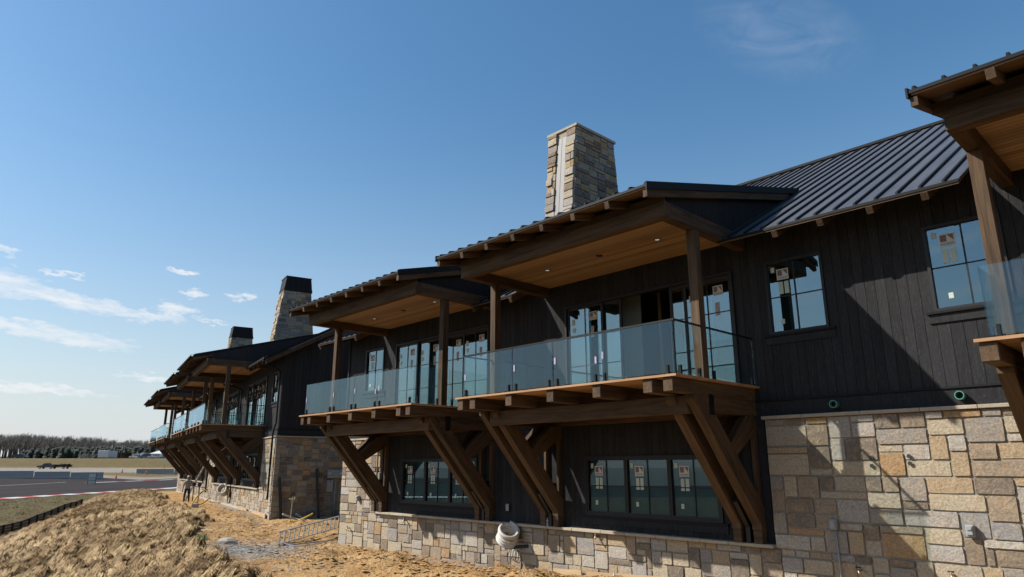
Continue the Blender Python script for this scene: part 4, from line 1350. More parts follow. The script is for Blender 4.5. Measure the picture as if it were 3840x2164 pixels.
def scatter(n, u_lo, u_hi, seed):
    r = np.random.default_rng(seed)
    out = []
    u = u_lo+(u_hi-u_lo)*r.uniform(0, 1, n)**1.25
    w = r.uniform(2.0, 12.6, n)
    ed = np.interp(u, [18, 25, 38, 47, 80], [6.3, 4.6, 2.7, 3.0, 2.3])
    br = np.interp(u, [0, 34, 42, 55, 81, 100], [10.6, 10.6, 9.7, 7.8, 4.6, 3.5])+2.2
    t = sstep(25.5, 37, u)
    P1 = np.stack([u*U1[0]+(14.5-w)*V1[0], u*U1[1]+(14.5-w)*V1[1]], -1)
    P2 = np.stack([u*U2[0]+(8.22-w)*V2[0], u*U2[1]+(8.22-w)*V2[1]], -1)
    P = P1*(1-t)[:, None]+P2*t[:, None]
    ww, uu = wu(P[:, 0], P[:, 1])
    nn = 1.6*fbm(P[:, 0]*.5, P[:, 1]*.5, 3, 4)
    ed = np.interp(uu, [18, 25, 38, 47, 80], [6.3, 4.6, 2.7, 3.0, 2.3])
    keep = (ww > ed+nn-.1) & (ww < br) & (r.uniform(0, 1, n) < np.clip((ww-ed-nn+.4)/1.0, .15, 1))
    P = P[keep]
    return np.concatenate([P, terrain(P[:, 0], P[:, 1])[:, None]], -1)
C = scatter(8600, 13, 84, 3)
# combed by wind and slope: downhill to the lower right, seen from the balcony side
base = math.atan2(-.68, -.72)
bd = base + .9*fbm(C[:, 0]*.35, C[:, 1]*.35, 2, 77)*2 + rng.normal(0, .25, len(C))
stuff(put('dry_grass', blades_mesh('dry_grass', C, bd, 48, .56, .27, .30, .0085, 0.05, 1.0, root_r=.06)))
C2 = scatter(5000, 17, 84, 13)
bd2 = base + rng.normal(0, .6, len(C2))
stuff(put('dry_grass_mat', blades_mesh('dry_grass_mat', C2, bd2, 12, .40, .07, .8, .008, 0.0, .7, root_r=.22)))
# green weeds along the dirt
def weed_mat():
    m, q, b, out = new_mat('weed_green')
    a = q.n('ShaderNodeAttribute', attribute_name='tone')
    c = q.ramp(a.outputs['Fac'], [(0.0, (.045, .075, .018)), (1.0, (.13, .17, .05))])
    q.link(c, b.inputs['Base Color']); b.inputs['Roughness'].default_value = .7
weed_mat()
weeds = [(-13.6, 30.2, 'green weed clump beside the white rubble right of the straw mound'), (-12.1, 27.9, 'small green weed at the edge of the gravel'),
         (-9.3, 22.6, 'green weed sprouting from the stony clay near the ladder'), (-14.9, 33.6, 'thin green weed at the top edge of the straw'), (-10.6, 24.9, 'low green weed between tufts and gravel')]
for x, y, lb in weeds:
    z = tz(x, y)
    Cw = np.array([[rng.normal(0, .12), rng.normal(0, .12), 0] for _ in range(7)])
    mesh = blades_mesh('weed_plant', Cw, rng.uniform(0, 6.28, 7), 22, .24, .20, 1.6, .009, mat='weed_green', root_r=.08)
    tag(put('weed_plant', mesh, None, (x, y, z)), lb, 'weed', 'green weeds on the dirt')
# distant verge grass (short, between fence and track)
nG = 9000
gx_ = rng.uniform(-45.8, -29, nG); gy_ = 30+60*rng.uniform(0, 1, nG)**1.2
kp = gx_ < -29.2-(gy_-44)*.27
Cg = np.stack([gx_[kp], gy_[kp], terrain(gx_[kp], gy_[kp])], -1)
def verge_mat():
    m, q, b, out = new_mat('verge')
    a = q.n('ShaderNodeAttribute', attribute_name='tone')
    c = q.ramp(a.outputs['Fac'], [(0.0, (0.0819, 0.0819, 0.0273)), (.6, (0.1482, 0.1287, 0.0507)), (1.0, (0.2106, 0.1716, 0.0858))])
    q.link(c, b.inputs['Base Color']); b.inputs['Roughness'].default_value = .85
verge_mat()
stuff(put('verge_grass', blades_mesh('verge_grass', Cg, rng.uniform(0, 6.28, len(Cg)), 7, .16, .08, 1.6, .012, mat='verge', root_r=.3)))

# ------------------------------------------------------------------ loose stones
def rubble(name, n, uc, wc, su_, sw_, smin, smax, seed, mat='rock'):
    r = np.random.default_rng(seed)
    vs, fs = [], []
    ico = [(.12, -.1, .58), (.9, 0, .34), (.28, .85, .42), (-.72, .53, .30), (-.72, -.53, .40), (.28, -.85, .28), (0, 0, -.7)]
    icf = [(0, 1, 2), (0, 2, 3), (0, 3, 4), (0, 4, 5), (0, 5, 1), (6, 2, 1), (6, 3, 2), (6, 4, 3), (6, 5, 4), (6, 1, 5)]
    u = r.normal(uc, su_, n); w = r.normal(wc, sw_, n)
    t = sstep(25.5, 37, u)
    X = (u*U1[0]+(14.5-w)*V1[0])*(1-t)+(u*U2[0]+(8.22-w)*V2[0])*t
    Y = (u*U1[1]+(14.5-w)*V1[1])*(1-t)+(u*U2[1]+(8.22-w)*V2[1])*t
    Z = terrain(X, Y)
    for k in range(n):
        s = smin*(smax/smin)**(r.uniform()**2.2)
        b = len(vs); a = r.uniform(0, 6.28); q = r.uniform(.5, 1.1, 3)
        for p in ico:
            px, py, pz = p[0]*q[0]*s*r.uniform(.8, 1.2), p[1]*q[1]*s*r.uniform(.8, 1.2), p[2]*q[2]*s*.7
            vs.append((X[k]+px*cos(a)-py*sin(a), Y[k]+px*sin(a)+py*cos(a), Z[k]+pz*r.uniform(.75, 1.2)+.02*s))
        fs += [tuple(i+b for i in f) for f in icf]
    return stuff(mesh_obj(name, vs, fs, mat, recalc=False))
plain('clay', (.56, .345, .155), .95, 0, .35, 2.5, .6, 15, .1)
rubble('gravel', 6500, 25.3, 3.6, 2.0, 1.3, .012, .05, 1)
rubble('clay_clods', 5200, 15.5, 2.2, 5.0, 1.1, .015, .12, 6, 'clay')
rubble('clay_clods', 1800, 42, 1.6, 6.0, .8, .015, .09, 7, 'clay')
rubble('clay_clods', 1500, 30, 1.0, 3.0, 1.3, .015, .10, 8, 'clay')
rubble('rubble', 1100, 24.0, 4.2, 5.5, 1.3, .015, .12, 2)
rubble('rubble', 420, 18, 1.6, 5.0, .9, .015, .07, 3)
rubble('rubble', 500, 42, .9, 7, .5, .015, .07, 4)
rubble('rubble', 220, 34, 1.5, 2.5, 1.2, .02, .10, 5)
def boulder(x, y, s, label, seed):
    r = random.Random(seed)
    bm = bmesh.new(); bmesh.ops.create_icosphere(bm, subdivisions=2, radius=1)
    for v in bm.verts:
        k = 1+.28*(r.random()-.5)
        v.co = Vector((v.co.x*s[0]*k, v.co.y*s[1]*k, v.co.z*s[2]*k))
    m = bpy.data.meshes.new('boulder'); bm.to_mesh(m); bm.free(); m.materials.append(MATS['rock'])
    o = put('boulder', m, None, (x, y, tz(x, y)+s[2]*.25)); tag(o, label, 'rock', 'pale rocks in the dirt')
boulder(-10.75, 27.3, (.42, .3, .20), 'pale rock half buried at the top of the gravel', 1)
boulder(-11.4, 25.6, (.30, .25, .16), 'grey rock in the gravel left of the lying ladder', 2)
boulder(-13.6, 31.2, (.22, .16, .12), 'small white rock on the dirt path edge above the tufts', 3)

# ================================================================== far trees
plain('bark_far', (.17, .145, .13), .9, 0, .2, .2)
plain('twig_far', (.18, .160, .145), .9, 0, .25, .05)
plain('pine_far', (.060, .078, .055), .85, 0, .35, .12)
def far_wood(name, pts, hs, seed, evergreen):
    r = np.random.default_rng(seed)
    V, Fc, M = [], [], []
    def quad(p, a, b):
        k = len(V); V.extend([p-a, p+b, p+a, p-b]); Fc.append((k, k+1, k+2, k+3))
    for (x, y, z), h in zip(pts, hs):
        P = np.array([x, y, z])
        k = len(V); tw = .10+.012*h
        V.extend([P+[-tw, 0, -1], P+[tw, 0, -1], P+[tw*.25, 0, h*.93], P+[-tw*.25, 0, h*.93]]); Fc.append((k, k+1, k+2, k+3)); M.append(0)
        k = len(V)
        V.extend([P+[0, -tw, -1], P+[0, tw, -1], P+[0, tw*.25, h*.93], P+[0, -tw*.25, h*.93]]); Fc.append((k, k+1, k+2, k+3)); M.append(0)
        if evergreen:
            n = 120
            t = r.uniform(.12, 1, n); rad = (1-t)**.8*h*.27*r.uniform(.35, 1.1, n)+.1; a = r.uniform(0, 6.28, n)
            for i in range(n):
                p = P+[rad[i]*cos(a[i]), rad[i]*sin(a[i]), t[i]*h]
                s = .55*r.uniform(.5, 1.3)
                quad(p, np.array([s, s*r.normal(0, .4), -.25*s]), np.array([r.normal(0, .3)*s, s, r.uniform(.2, .8)*s])); M.append(1)
        else:
            n = 16
            for i in range(n):
                t = r.uniform(.30, .9); a = r.uniform(0, 6.28); ln = h*(1-t)*r.uniform(.6, 1.0)+.6
                q0 = P+[0, 0, t*h]; q1 = q0+np.array([cos(a)*ln*.45, sin(a)*ln*.45, ln*.8])
                k = len(V); s = .05+.05*(1-t)
                V.extend([q0+[s, 0, 0], q0-[s, 0, 0], q1-[.015, 0, 0], q1+[.015, 0, 0]]); Fc.append((k, k+1, k+2, k+3)); M.append(0)
                for j in range(5):
                    f = r.uniform(.25, 1); b0 = q0+(q1-q0)*f; a2 = r.uniform(0, 6.28); l2 = ln*r.uniform(.25, .5)
                    b1 = b0+np.array([cos(a2)*l2*.55, sin(a2)*l2*.55, l2*.75])
                    k = len(V)
                    V.extend([b0+[.035, 0, 0], b0-[.035, 0, 0], b1-[.03, 0, 0], b1+[.03, 0, 0]]); Fc.append((k, k+1, k+2, k+3)); M.append(1)
    return stuff(mesh_obj(name, V, Fc, None, recalc=False, mats=['bark_far', 'pine_far' if evergreen else 'twig_far'], fmat=M))
r_ = np.random.default_rng(44)
n = 1300
tx = r_.uniform(-330, -105, n); ty = 325+r_.uniform(0, 70, n)+.12*(tx+200)
hs = np.interp(tx, [-330, -250, -200, -150, -100], [11.0, 10.0, 7.2, 5.8, 5.5])*r_.uniform(.75, 1.2, n)
pts = np.stack([tx, ty, terrain(tx, ty, False)], -1)
far_wood('bare_woodland', pts, hs, 1, False)
n = 520
tx = r_.uniform(-212, -110, n); ty = 300+r_.uniform(0, 22, n)+.05*(tx+200)
hs = np.interp(tx, [-212, -200, -180, -110], [3.5, 4.8, 5.2, 5.2])*r_.uniform(.7, 1.15, n)
pts = np.stack([tx, ty, terrain(tx, ty, False)], -1)
far_wood('evergreen_thicket', pts, hs, 2, True)

# ================================================================== vehicles
def prism_y(name, poly, w, mat, parent, yc=0.0, taper=None):
    """side profile (x, z) extruded across y; taper = half-width at the top of the profile"""
    n = len(poly)
    zs = [p[1] for p in poly]; z0, z1 = min(zs), max(zs)
    hw = lambda z: w/2 if taper is None else w/2+(taper-w/2)*(z-z0)/(z1-z0)
    vs = [(x, yc-hw(z), z) for x, z in poly]+[(x, yc+hw(z), z) for x, z in poly]
    fs = [tuple(range(n)), tuple(range(2*n-1, n-1, -1))]+[(i, (i+1) % n, n+(i+1) % n, n+i) for i in range(n)]
    return mesh_obj(name, vs, fs, mat, parent)
def wheel(parent, x, y, r=.37, w=.24):
    vs, fs = tube_geo([(x, y-w/2, r), (x, y+w/2, r)], r, 16)
    t = mesh_obj('wheel', vs, fs, 'tyre', parent, recalc=False)
    s = 1 if y > 0 else -1
    vs, fs = tube_geo([(x, y+s*(w/2-.02), r), (x, y+s*(w/2+.012), r)], r*.6, 12)
    mesh_obj('rim', vs, fs, 'alu', t, recalc=False)
def suv(loc, rz, paint, label, group='vehicles parked on the bank'):
    c = empty('parked_car', loc, rz); tag(c, label, 'car', group)
    body = [(-2.35, .42), (2.35, .42), (2.42, .62), (2.36, .90), (1.25, 1.04), (-2.30, 1.08), (-2.42, .80)]
    prism_y('body', body, 1.88, paint, c)
    prism_y('cabin', [(-2.25, 1.081), (1.15, 1.041), (.45, 1.62), (.1, 1.70), (-1.85, 1.72), (-2.12, 1.55)], 1.80, paint, c, 0, .72)
    for s in (-1, 1):
        for a, b in ((-1.95, -1.05), (-.97, -.05), (.03, .75)):
            vs = [(a, s*.905, 1.10), (b, s*.905, 1.09), (b-.12 if b > .5 else b, s*.80, 1.56 if b < .5 else 1.40), (a+.05, s*.80, 1.58)]
            vs += [(p[0], p[1]-s*.03, p[2]) for p in vs]
            mesh_obj('side_window', vs, [(0, 1, 2, 3), (7, 6, 5, 4), (0, 4, 5, 1), (1, 5, 6, 2), (2, 6, 7, 3), (3, 7, 4, 0)], 'car_glass', c)
        put('headlight', box_mesh(.10, .34, .14, 'plastic_clear'), c, (2.37, s*.68, .78))
        put('tail_light', box_mesh(.08, .20, .30, 'red_label'), c, (-2.37, s*.78, .88))
    vs = [(1.19, -.76, 1.06), (1.19, .76, 1.06), (.50, .66, 1.62), (.50, -.66, 1.62)]; vs += [(p[0]+.03, p[1], p[2]+.03) for p in vs]
    mesh_obj('windscreen', vs, [(0, 1, 2, 3), (7, 6, 5, 4), (0, 4, 5, 1), (1, 5, 6, 2), (2, 6, 7, 3), (3, 7, 4, 0)], 'car_glass', c)
    for x in (-1.45, 1.45):
        for y in (-.86, .86): wheel(c, x, y)
    return c
def bank_z(x, y): return tz(x, y)+.0
for x, y, rz, p, lb in ((-139.9, 262, R(175), 'car_white', 'white estate car parked left of the grey one on the bank'), (-135.6, 260, R(190), 'car_grey', 'dark grey car parked between two white ones on the bank'),
                        (-131.3, 259, R(178), 'car_white', 'large white off-roader parked on the bank, nearest the far lodge'), (-127.2, 262, R(170), 'car_grey', 'grey car half hidden behind the far lodge balcony brace'),
                        (-183, 262, R(5), 'car_dark', 'dark car alone at the far left on top of the bank')):
    suv((x, y, bank_z(x, y)), rz, p, lb)
# pickup towing a loaded flatbed along the foot of the bank
pz = tz(-153.4, 233)
pk = empty('pickup_truck', (-153.4, 233, pz), R(180)); tag(pk, 'dark pickup truck at the foot of the grassy bank', 'pickup')
prism_y('body', [(-2.9, .50), (2.9, .50), (2.95, .95), (1.6, 1.10), (-2.9, 1.12)], 1.95, 'car_dark', pk)
prism_y('cabin', [(-.75, 1.121), (1.45, 1.101), (.75, 1.78), (-.55, 1.82)], 1.85, 'car_dark', pk, 0, .74)
for s in (-1, 1):
    vs = [(-.55, s*.93, 1.16), (1.1, s*.93, 1.15), (.65, s*.80, 1.68), (-.45, s*.80, 1.70)]; vs += [(p[0], p[1]-s*.03, p[2]) for p in vs]
    mesh_obj('side_window', vs, [(0, 1, 2, 3), (7, 6, 5, 4), (0, 4, 5, 1), (1, 5, 6, 2), (2, 6, 7, 3), (3, 7, 4, 0)], 'car_glass', pk)
    put('bed_side', box_mesh(2.0, .06, .28, 'car_dark'), pk, (-1.85, s*.92, 1.26))
for x in (-1.8, 1.85):
    for y in (-.9, .9): wheel(pk, x, y, .42)
tr = empty('flatbed_trailer', (-148.0, 233, pz), R(180)); tag(tr, 'flatbed trailer piled with dark equipment behind the pickup', 'trailer')
put('trailer_deck', box_mesh(4.6, 2.0, .12, 'steel_black'), tr, (0, 0, .62))
beam_obj('drawbar', (2.3, 0, .60), (3.1, 0, .55), .12, .10, 'steel_black', tr)
for y in (-1.05, 1.05):
    wheel(tr, -.6, y, .34)
    for k in range(5): beam_obj('stake', (-2.2+k*1.1, y*.92, .62), (-2.2+k*1.1, y*.92, 1.3), .05, .05, 'steel_black', tr)
    beam_obj('stake_rail', (-2.25, y*.92, 1.3), (2.25, y*.92, 1.3), .05, .06, 'steel_black', tr)
ld = empty('equipment_load', (-148.0, 233, pz+.68), R(180)); tag(ld, 'dark stacked equipment and coils loaded on the flatbed trailer', 'cargo')
rr_ = random.Random(4)
for k in range(9):
    put('crate', box_mesh(.55+rr_.random()*.4, .6+rr_.random()*.5, .4+rr_.random()*.6, rr_.choice(['steel_black', 'timber', 'fence_black', 'car_grey']), .02), ld, (-1.9+k*.46, rr_.uniform(-.4, .4), .32+rr_.random()*.18))
for k in range(3):
    a_ = [(1.4-k*1.3+.42*cos(t), -.75+.05*k, .55+.42*sin(t)) for t in np.linspace(0, 2*math.pi, 15)]
    vs, fs = tube_geo(a_, .07, 6); mesh_obj('hoop', vs, fs, 'rubber_black', ld, recalc=False)
# enclosed trailer, pavilion, grandstand, canopy, camper
x, y = -154.2, 268; z = tz(x, y)
et = empty('box_trailer', (x, y, z)); tag(et, 'tall white box trailer standing on the bank before the evergreens', 'trailer')
put('trailer_body', box_mesh(3.7, 6.5, 2.55, 'car_white', .08), et, (0, 0, 1.75))
put('rear_door', box_mesh(1.0, .04, 1.9, 'tent_white'), et, (.2, -3.27, 1.55)); put('roof_vent', box_mesh(.5, .5, .18, 'car_white'), et, (-.6, -1.5, 3.11)); put('roof_vent', box_mesh(.5, .5, .18, 'car_white'), et, (.9, -1.5, 3.11))
for xx in (-1.75, 1.75): wheel(et, 0, 0, .4) if False else None
for yy in (-.6, .5):
    for s in (-1.72, 1.72):
        vs, fs = tube_geo([(s-.1, yy, .4), (s+.1, yy, .4)], .4, 14); mesh_obj('wheel', vs, fs, 'tyre', et, recalc=False)
x, y = -158.6, 285; z = tz(x, y)
pv = empty('park_pavilion', (x, y, z)); tag(pv, 'dark open-sided pavilion right of the white box trailer', 'pavilion')
prism_y('roof', [(-3.2, 2.55), (3.2, 2.55), (3.2, 2.7), (-3.2, 2.8)], 6.0, 'fence_black', pv)
put('back_wall', box_mesh(5.8, .15, 2.5, 'brick_dark'), pv, (0, 2.6, 1.25))
for xx in (-2.8, -.9, .9, 2.8): put('post', box_mesh(.25, .25, 2.54, 'steel_black'), pv, (xx, -2.7, 1.27))
put('counter', box_mesh(5.6, .5, 1.1, 'brick_dark'), pv, (0, -2.2, .55))
x, y = -169, 280; z = tz(x, y)
gs = empty('grandstand', (x, y, z)); tag(gs, 'grey sloping grandstand left of the white box trailer', 'grandstand')
for k in range(6):
    put('bench', box_mesh(6.0-.0*k, .45, .06, 'alu'), gs, (0, -1.6+k*.62, .45+k*.33))
    put('footboard', box_mesh(6.0, .35, .04, 'alu'), gs, (0, -1.95+k*.62, .15+k*.33))
for xx in (-2.9, -1, 1, 2.9):
    beam_obj('frame_leg', (xx, -1.9, 0), (xx, 1.6, 2.1), .08, .08, 'alu', gs); beam_obj('frame_leg', (xx, 1.6, 0), (xx, 1.6, 3.0), .08, .08, 'alu', gs)
    beam_obj('guard_post', (xx, 1.75, 2.1), (xx, 1.75, 3.1), .05, .05, 'alu', gs)
beam_obj('guard_rail', (-3, 1.75, 3.08), (3, 1.75, 3.08), .05, .05, 'alu', gs)
x, y = -138.1, 275; z = tz(x, y)
cn = empty('canopy_tent', (x, y, z)); tag(cn, 'white peaked canopy tent behind the parked white off-roader', 'tent')
vs = [(-2.6, -2.6, 2.1), (2.6, -2.6, 2.1), (2.6, 2.6, 2.1), (-2.6, 2.6, 2.1), (0, 0, 3.3), (-2.6, -2.6, 1.85), (2.6, -2.6, 1.85), (2.6, 2.6, 1.85), (-2.6, 2.6, 1.85)]
mesh_obj('canopy', vs, [(0, 1, 4), (1, 2, 4), (2, 3, 4), (3, 0, 4), (0, 5, 6, 1), (1, 6, 7, 2), (2, 7, 8, 3), (3, 8, 5, 0)], 'tent_white', cn)
for s in (-2.5, 2.5):
    for t in (-2.5, 2.5): put('tent_pole', box_mesh(.06, .06, 2.0, 'alu'), cn, (s, t, 1.0))
x, y = -149.6, 285; z = tz(x, y)
cp_ = empty('camper_van', (x, y, z)); tag(cp_, 'small white camper van with roof unit behind the parked cars', 'camper')
prism_y('body', [(-2.6, .4), (2.6, .4), (2.7, 1.0), (2.1, 1.25), (1.7, 2.3), (-2.6, 2.35)], 2.1, 'car_white', cp_)
put('roof_unit', box_mesh(1.0, .8, .25, 'car_white', .05), cp_, (-.3, 0, 2.475))
put('side_window', box_mesh(1.2, .03, .55, 'car_glass'), cp_, (-.6, -1.06, 1.6)); put('cab_window', box_mesh(.6, .03, .5, 'car_glass'), cp_, (1.35, -1.06, 1.6))
for xx in (-1.6, 1.6):
    for yy in (-.98, .98): wheel(cp_, xx, yy)
for x, y, h, lb in ((-154.4, 270.5, 5.4, 'thin antenna mast rising behind the white box trailer'), (-151.3, 272, 4.6, 'thinner mast right of the white box trailer')):
    o = tube_obj('mast', [(x, y, tz(x, y)), (x, y, tz(x, y)+h)], [.06, .025], 'alu', None, 6); tag(o, lb, 'mast')
x, y = -86.2, 175; z = float(left_z(np.array([x]), np.array([y]))[0])
sp_ = empty('signpost', (x, y, z)); tag(sp_, 'small pale signpost standing behind the pair of barriers', 'sign')
beam_obj('post', (0, 0, 0), (0, 0, 2.1), .09, .09, 'lumber', sp_); put('board', box_mesh(1.25, .05, .32, 'paint_white'), sp_, (.1, -.07, 1.98))

# ================================================================== loose things around the lodges
def W1(u, v, z): return Vector((u*U1[0]+v*V1[0], u*U1[1]+v*V1[1], z))
def W2(u, v, z): return Vector((u*U2[0]+v*V2[0], u*U2[1]+v*V2[1], z))
def gz(p): return Vector((p.x, p.y, tz(p.x, p.y)))
def ladder(name, A, B, width, side, label, rung=.30, mats='alu'):
    """rails from A to B; side = unit vector across the rungs"""
    A, B, side = Vector(A), Vector(B), Vector(side).normalized()
    r = empty(name, A); tag(r, label, 'ladder')
    d = B-A
    L = d.length; dn = d.normalized()
    nrm = dn.cross(side).normalized()
    def bar(nm, p, q, w, h):
        dx = (q-p).normalized(); dy = nrm if abs(dx.dot(dn)) > .9 else dn; dz = dx.cross(dy).normalized(); dy = dz.cross(dx)
        put(nm, box_mesh((q-p).length, w, h, mats), r, (p+q)/2, Matrix((dx, dy, dz)).transposed().to_quaternion())
    Z = Vector((0, 0, 0))
    for s in (0, 1):
        bar('rail', Z+side*width*s, d+side*width*s, .085, .03)
    n = int(L/rung)
    for i in range(n):
        p = dn*(rung*(i+.5))
        bar('rung', p+side*.015, p+side*(width-.015), .035, .045)
    return r
p0 = gz(W1(25.75, 12.2, 0)); p1 = gz(W1(28.2, 17.0, 0))
p0.z += .05; p1.z = p0.z+.42
ladder('extension_ladder', p0, p1, .46, Vector((.10, .05, 1)), 'aluminium ladder lying on its edge at the corner of the near lodge')
b0 = gz(W2(56.2, 6.5, 0)); t0 = W2(56.2, 8.02, 1.15)
ladder('extension_ladder', b0, t0, .42, Vector((U2[0], U2[1], 0)), 'aluminium ladder leaning against the far lodge behind the man')

def coil(name, C, axis, rad, turns, r, mat, label, sag=.0):
    """loosely stacked coil of hose"""
    ax = Vector(axis).normalized()
    a = Vector((0, 0, 1)); a = (a-ax*a.dot(ax)).normalized(); b = ax.cross(a)
    pts = []
    rc = random.Random(8)
    for t in range(turns):
        ph = rc.uniform(-.06, .06); k = rad*(1+rc.uniform(-.07, .05))
        for q in range(20):
            an = 2*math.pi*q/20
            s = (t+q/20)/turns-.5
            pts.append(a*(k*cos(an)+ph*.3) + b*(k*.92*sin(an)) + ax*(s*turns*r*1.55) + Vector((0, 0, -sag*abs(s)))*k)
    vs, fs = tube_geo(pts, r, 7)
    o = mesh_obj(name, vs, fs, mat, None, Vector(C), smooth=True, recalc=False)
    return tag(o, label, 'hose coil')
n1v = Vector((-V1[0], -V1[1], 0)); u1v = Vector((U1[0], U1[1], 0))
c1 = W1(15.02, 14.05, -1.86)
coil('hose_coil', c1, Vector((-c1.x, -c1.y, 0)).normalized()*.62+Vector((.18, 0, .78)), 0.29, 5, .050, 'hose_white', 'thick white hose coil hanging on the near lodge stone base')
hk = empty('coil_bracket', W1(14.85, 14.3, -2.02)); tag(hk, 'wall bracket stub with black cables under the white hose coil', 'bracket')
beam_obj('arm', W1(14.80, 14.39, -2.0)-W1(14.85, 14.3, -2.02), W1(14.80, 13.85, -2.02)-W1(14.85, 14.3, -2.02), .10, .04, 'lumber', hk)
tb = [W1(14.55, 14.40, -2.16)-W1(14.85, 14.3, -2.02), W1(15.05, 13.95, -2.22)-W1(14.85, 14.3, -2.02)]
vs, fs = tube_geo(tb, .045, 10); mesh_obj('pipe_stub', vs, fs, 'rubber_black', hk, recalc=False)
for k in range(3):
    pts = [W1(14.85+.12*cos(t)-.06*k, 14.1+.03*k, -2.38+.16*sin(t)-.03*k)-W1(14.85, 14.3, -2.02) for t in np.linspace(0, 2*math.pi, 18)]
    vs, fs = tube_geo(pts, .010, 5); mesh_obj('cable_loop', vs, fs, 'rubber_black', hk, recalc=False)
pts = smooth_path([W1(14.95, 14.1, -2.2)-W1(14.85, 14.3, -2.02), W1(15.12, 14.12, -2.5)-W1(14.85, 14.3, -2.02), W1(14.95, 14.05, -2.82)-W1(14.85, 14.3, -2.02)], 5)
vs, fs = tube_geo(pts, .011, 5); mesh_obj('cable', vs, fs, 'rubber_black', hk, recalc=False)
n2v = Vector((-V2[0], -V2[1], 0)); u2v = Vector((U2[0], U2[1], 0))
coil('hose_coil', W2(48.9, 7.85, -1.42), n2v*.5-u2v*.8+Vector((0, 0, .35)), .30, 7, .048, 'hose_white', 'white hose coil hanging on the far lodge stone base')
hk2 = empty('coil_bracket', W2(48.3, 8.05, -1.6)); tag(hk2, 'wooden bracket arm beside the white coil on the far lodge', 'bracket')
O2 = W2(48.3, 8.05, -1.6)
beam_obj('arm', W2(47.6, 8.10, -1.45)-O2, W2(47.6, 7.75, -1.45)-O2, .08, .08, 'lumber', hk2); beam_obj('strut', W2(47.4, 8.08, -1.5)-O2, W2(47.4, 8.05, -2.2)-O2, .06, .06, 'steel_black', hk2)

def hose(name, pts, r, mat, label, cat='hose', lift=.02):
    P = []
    for p in smooth_path(pts, 6): P.append(Vector((p.x, p.y, max(p.z, tz(p.x, p.y)+lift))))
    return tag(tube_obj(name, P, r, mat, None, 7), label, cat)
hose('water_hose', [W2(35.0, 8.38, -2.18), W2(35.0, 8.7, -2.3), W2(35.05, 9.1, -2.45), W2(34.6, 9.6, -2.5)], .045, 'hose_white', 'white pipe end sticking out of the trench by the far lodge corner')
hose('water_hose', [W2(34.87, 8.98, -2.18), W2(34.8, 9.2, -2.32), W2(34.75, 9.45, -2.45)], .04, 'hose_blue', 'short blue pipe crossing the trench between the lodges')
hose('drain_hose', [W1(30.9, 15.2, -2.6), W1(30.75, 15.5, -2.42), W1(30.5, 15.85, -2.22), W1(30.4, 16.1, -2.08)], .038, 'hose_yellow', 'yellow corrugated hose rising from the trench between the lodges')
hose('garden_hose', [W1(26.2, 12.7, -2.8), W1(25.5, 12.55, -2.8), W1(25.3, 12.9, -2.8), W1(25.8, 14.9, -2.8)], .018, 'hose_blue', 'thin blue hose on the gravel below the lying ladder')
hose('garden_hose', [W1(24.8, 12.3, -2.8), W1(24.6, 12.9, -2.8), W1(25.3, 14.0, -2.8)], .018, 'hose_white', 'thin white hose on the dirt beside the near lodge corner')
hose('drain_hose', [W2(50.6, 6.3, -2.3), W2(52.2, 6.7, -2.0), W2(53.2, 7.2, -1.65), W2(53.6, 7.6, -1.5)], .05, 'hose_yellow', 'upper yellow hose draped over the pipe stand near the man')
hose('drain_hose', [W2(48.4, 6.4, -2.3), W2(49.2, 6.8, -2.2), W2(50.4, 7.3, -1.95)], .05, 'hose_yellow', 'lower yellow hose on the ground right of the pipe stand')
# pipe stands
st = empty('pipe_stand', gz(W2(53.0, 6.9, 0))); tag(st, 'pair of black roller stands with crossbar by the far lodge wall', 'stand')
O = st.location.copy()
pa, pb = W2(53.9, 6.7, 0), W2(52.7, 6.9, 0)
for p in (pa, pb):
    q = Vector((p.x-O.x, p.y-O.y, 0))
    beam_obj('leg', q, q+Vector((0, 0, 1.05)), .05, .05, 'steel_black', st)
    vs, fs = tube_geo([q+Vector((0, -.05, 1.14)), q+Vector((0, .05, 1.14))], .13, 14); mesh_obj('roller', vs, fs, 'rubber_black', st, recalc=False)
beam_obj('crossbar', Vector((pa.x-O.x, pa.y-O.y, 1.0)), W2(51.4, 7.2, 0)-Vector((O.x, O.y, 0))+Vector((0, 0, .97)), .05, .05, 'steel_black', st)
o = put('concrete_block', box_mesh(.40, .25, .25, 'concrete', .015), None, gz(W2(46.8, 6.0, 0))+Vector((0, 0, .12))); o.rotation_euler = (0, 0, .4); tag(o, 'grey concrete block on the dirt between man and hose coil', 'block')
# planks
def plank(a, b, label, h=.22):
    o = beam_obj('lumber_plank', a, b, .045, h, 'lumber'); tag(o, label, 'plank', 'planks along the stone bases')
plank(W2(44.2, 8.0, -2.32), W2(41.6, 8.0, -2.34), 'raw plank on edge against the far lodge base under the hose coil')
plank(W2(40.2, 8.0, -2.38), W2(36.9, 8.0, -2.36), 'raw plank on edge at the far lodge stone corner')
plank(W1(13.5, 14.30, -2.74), W1(12.5, 14.30, -2.70), 'short raw plank at the foot of the near lodge wall below the coil')
plank(W1(12.3, 14.28, -2.70), W1(8.8, 14.28, -2.52), 'long raw plank at the foot of the near lodge wall')
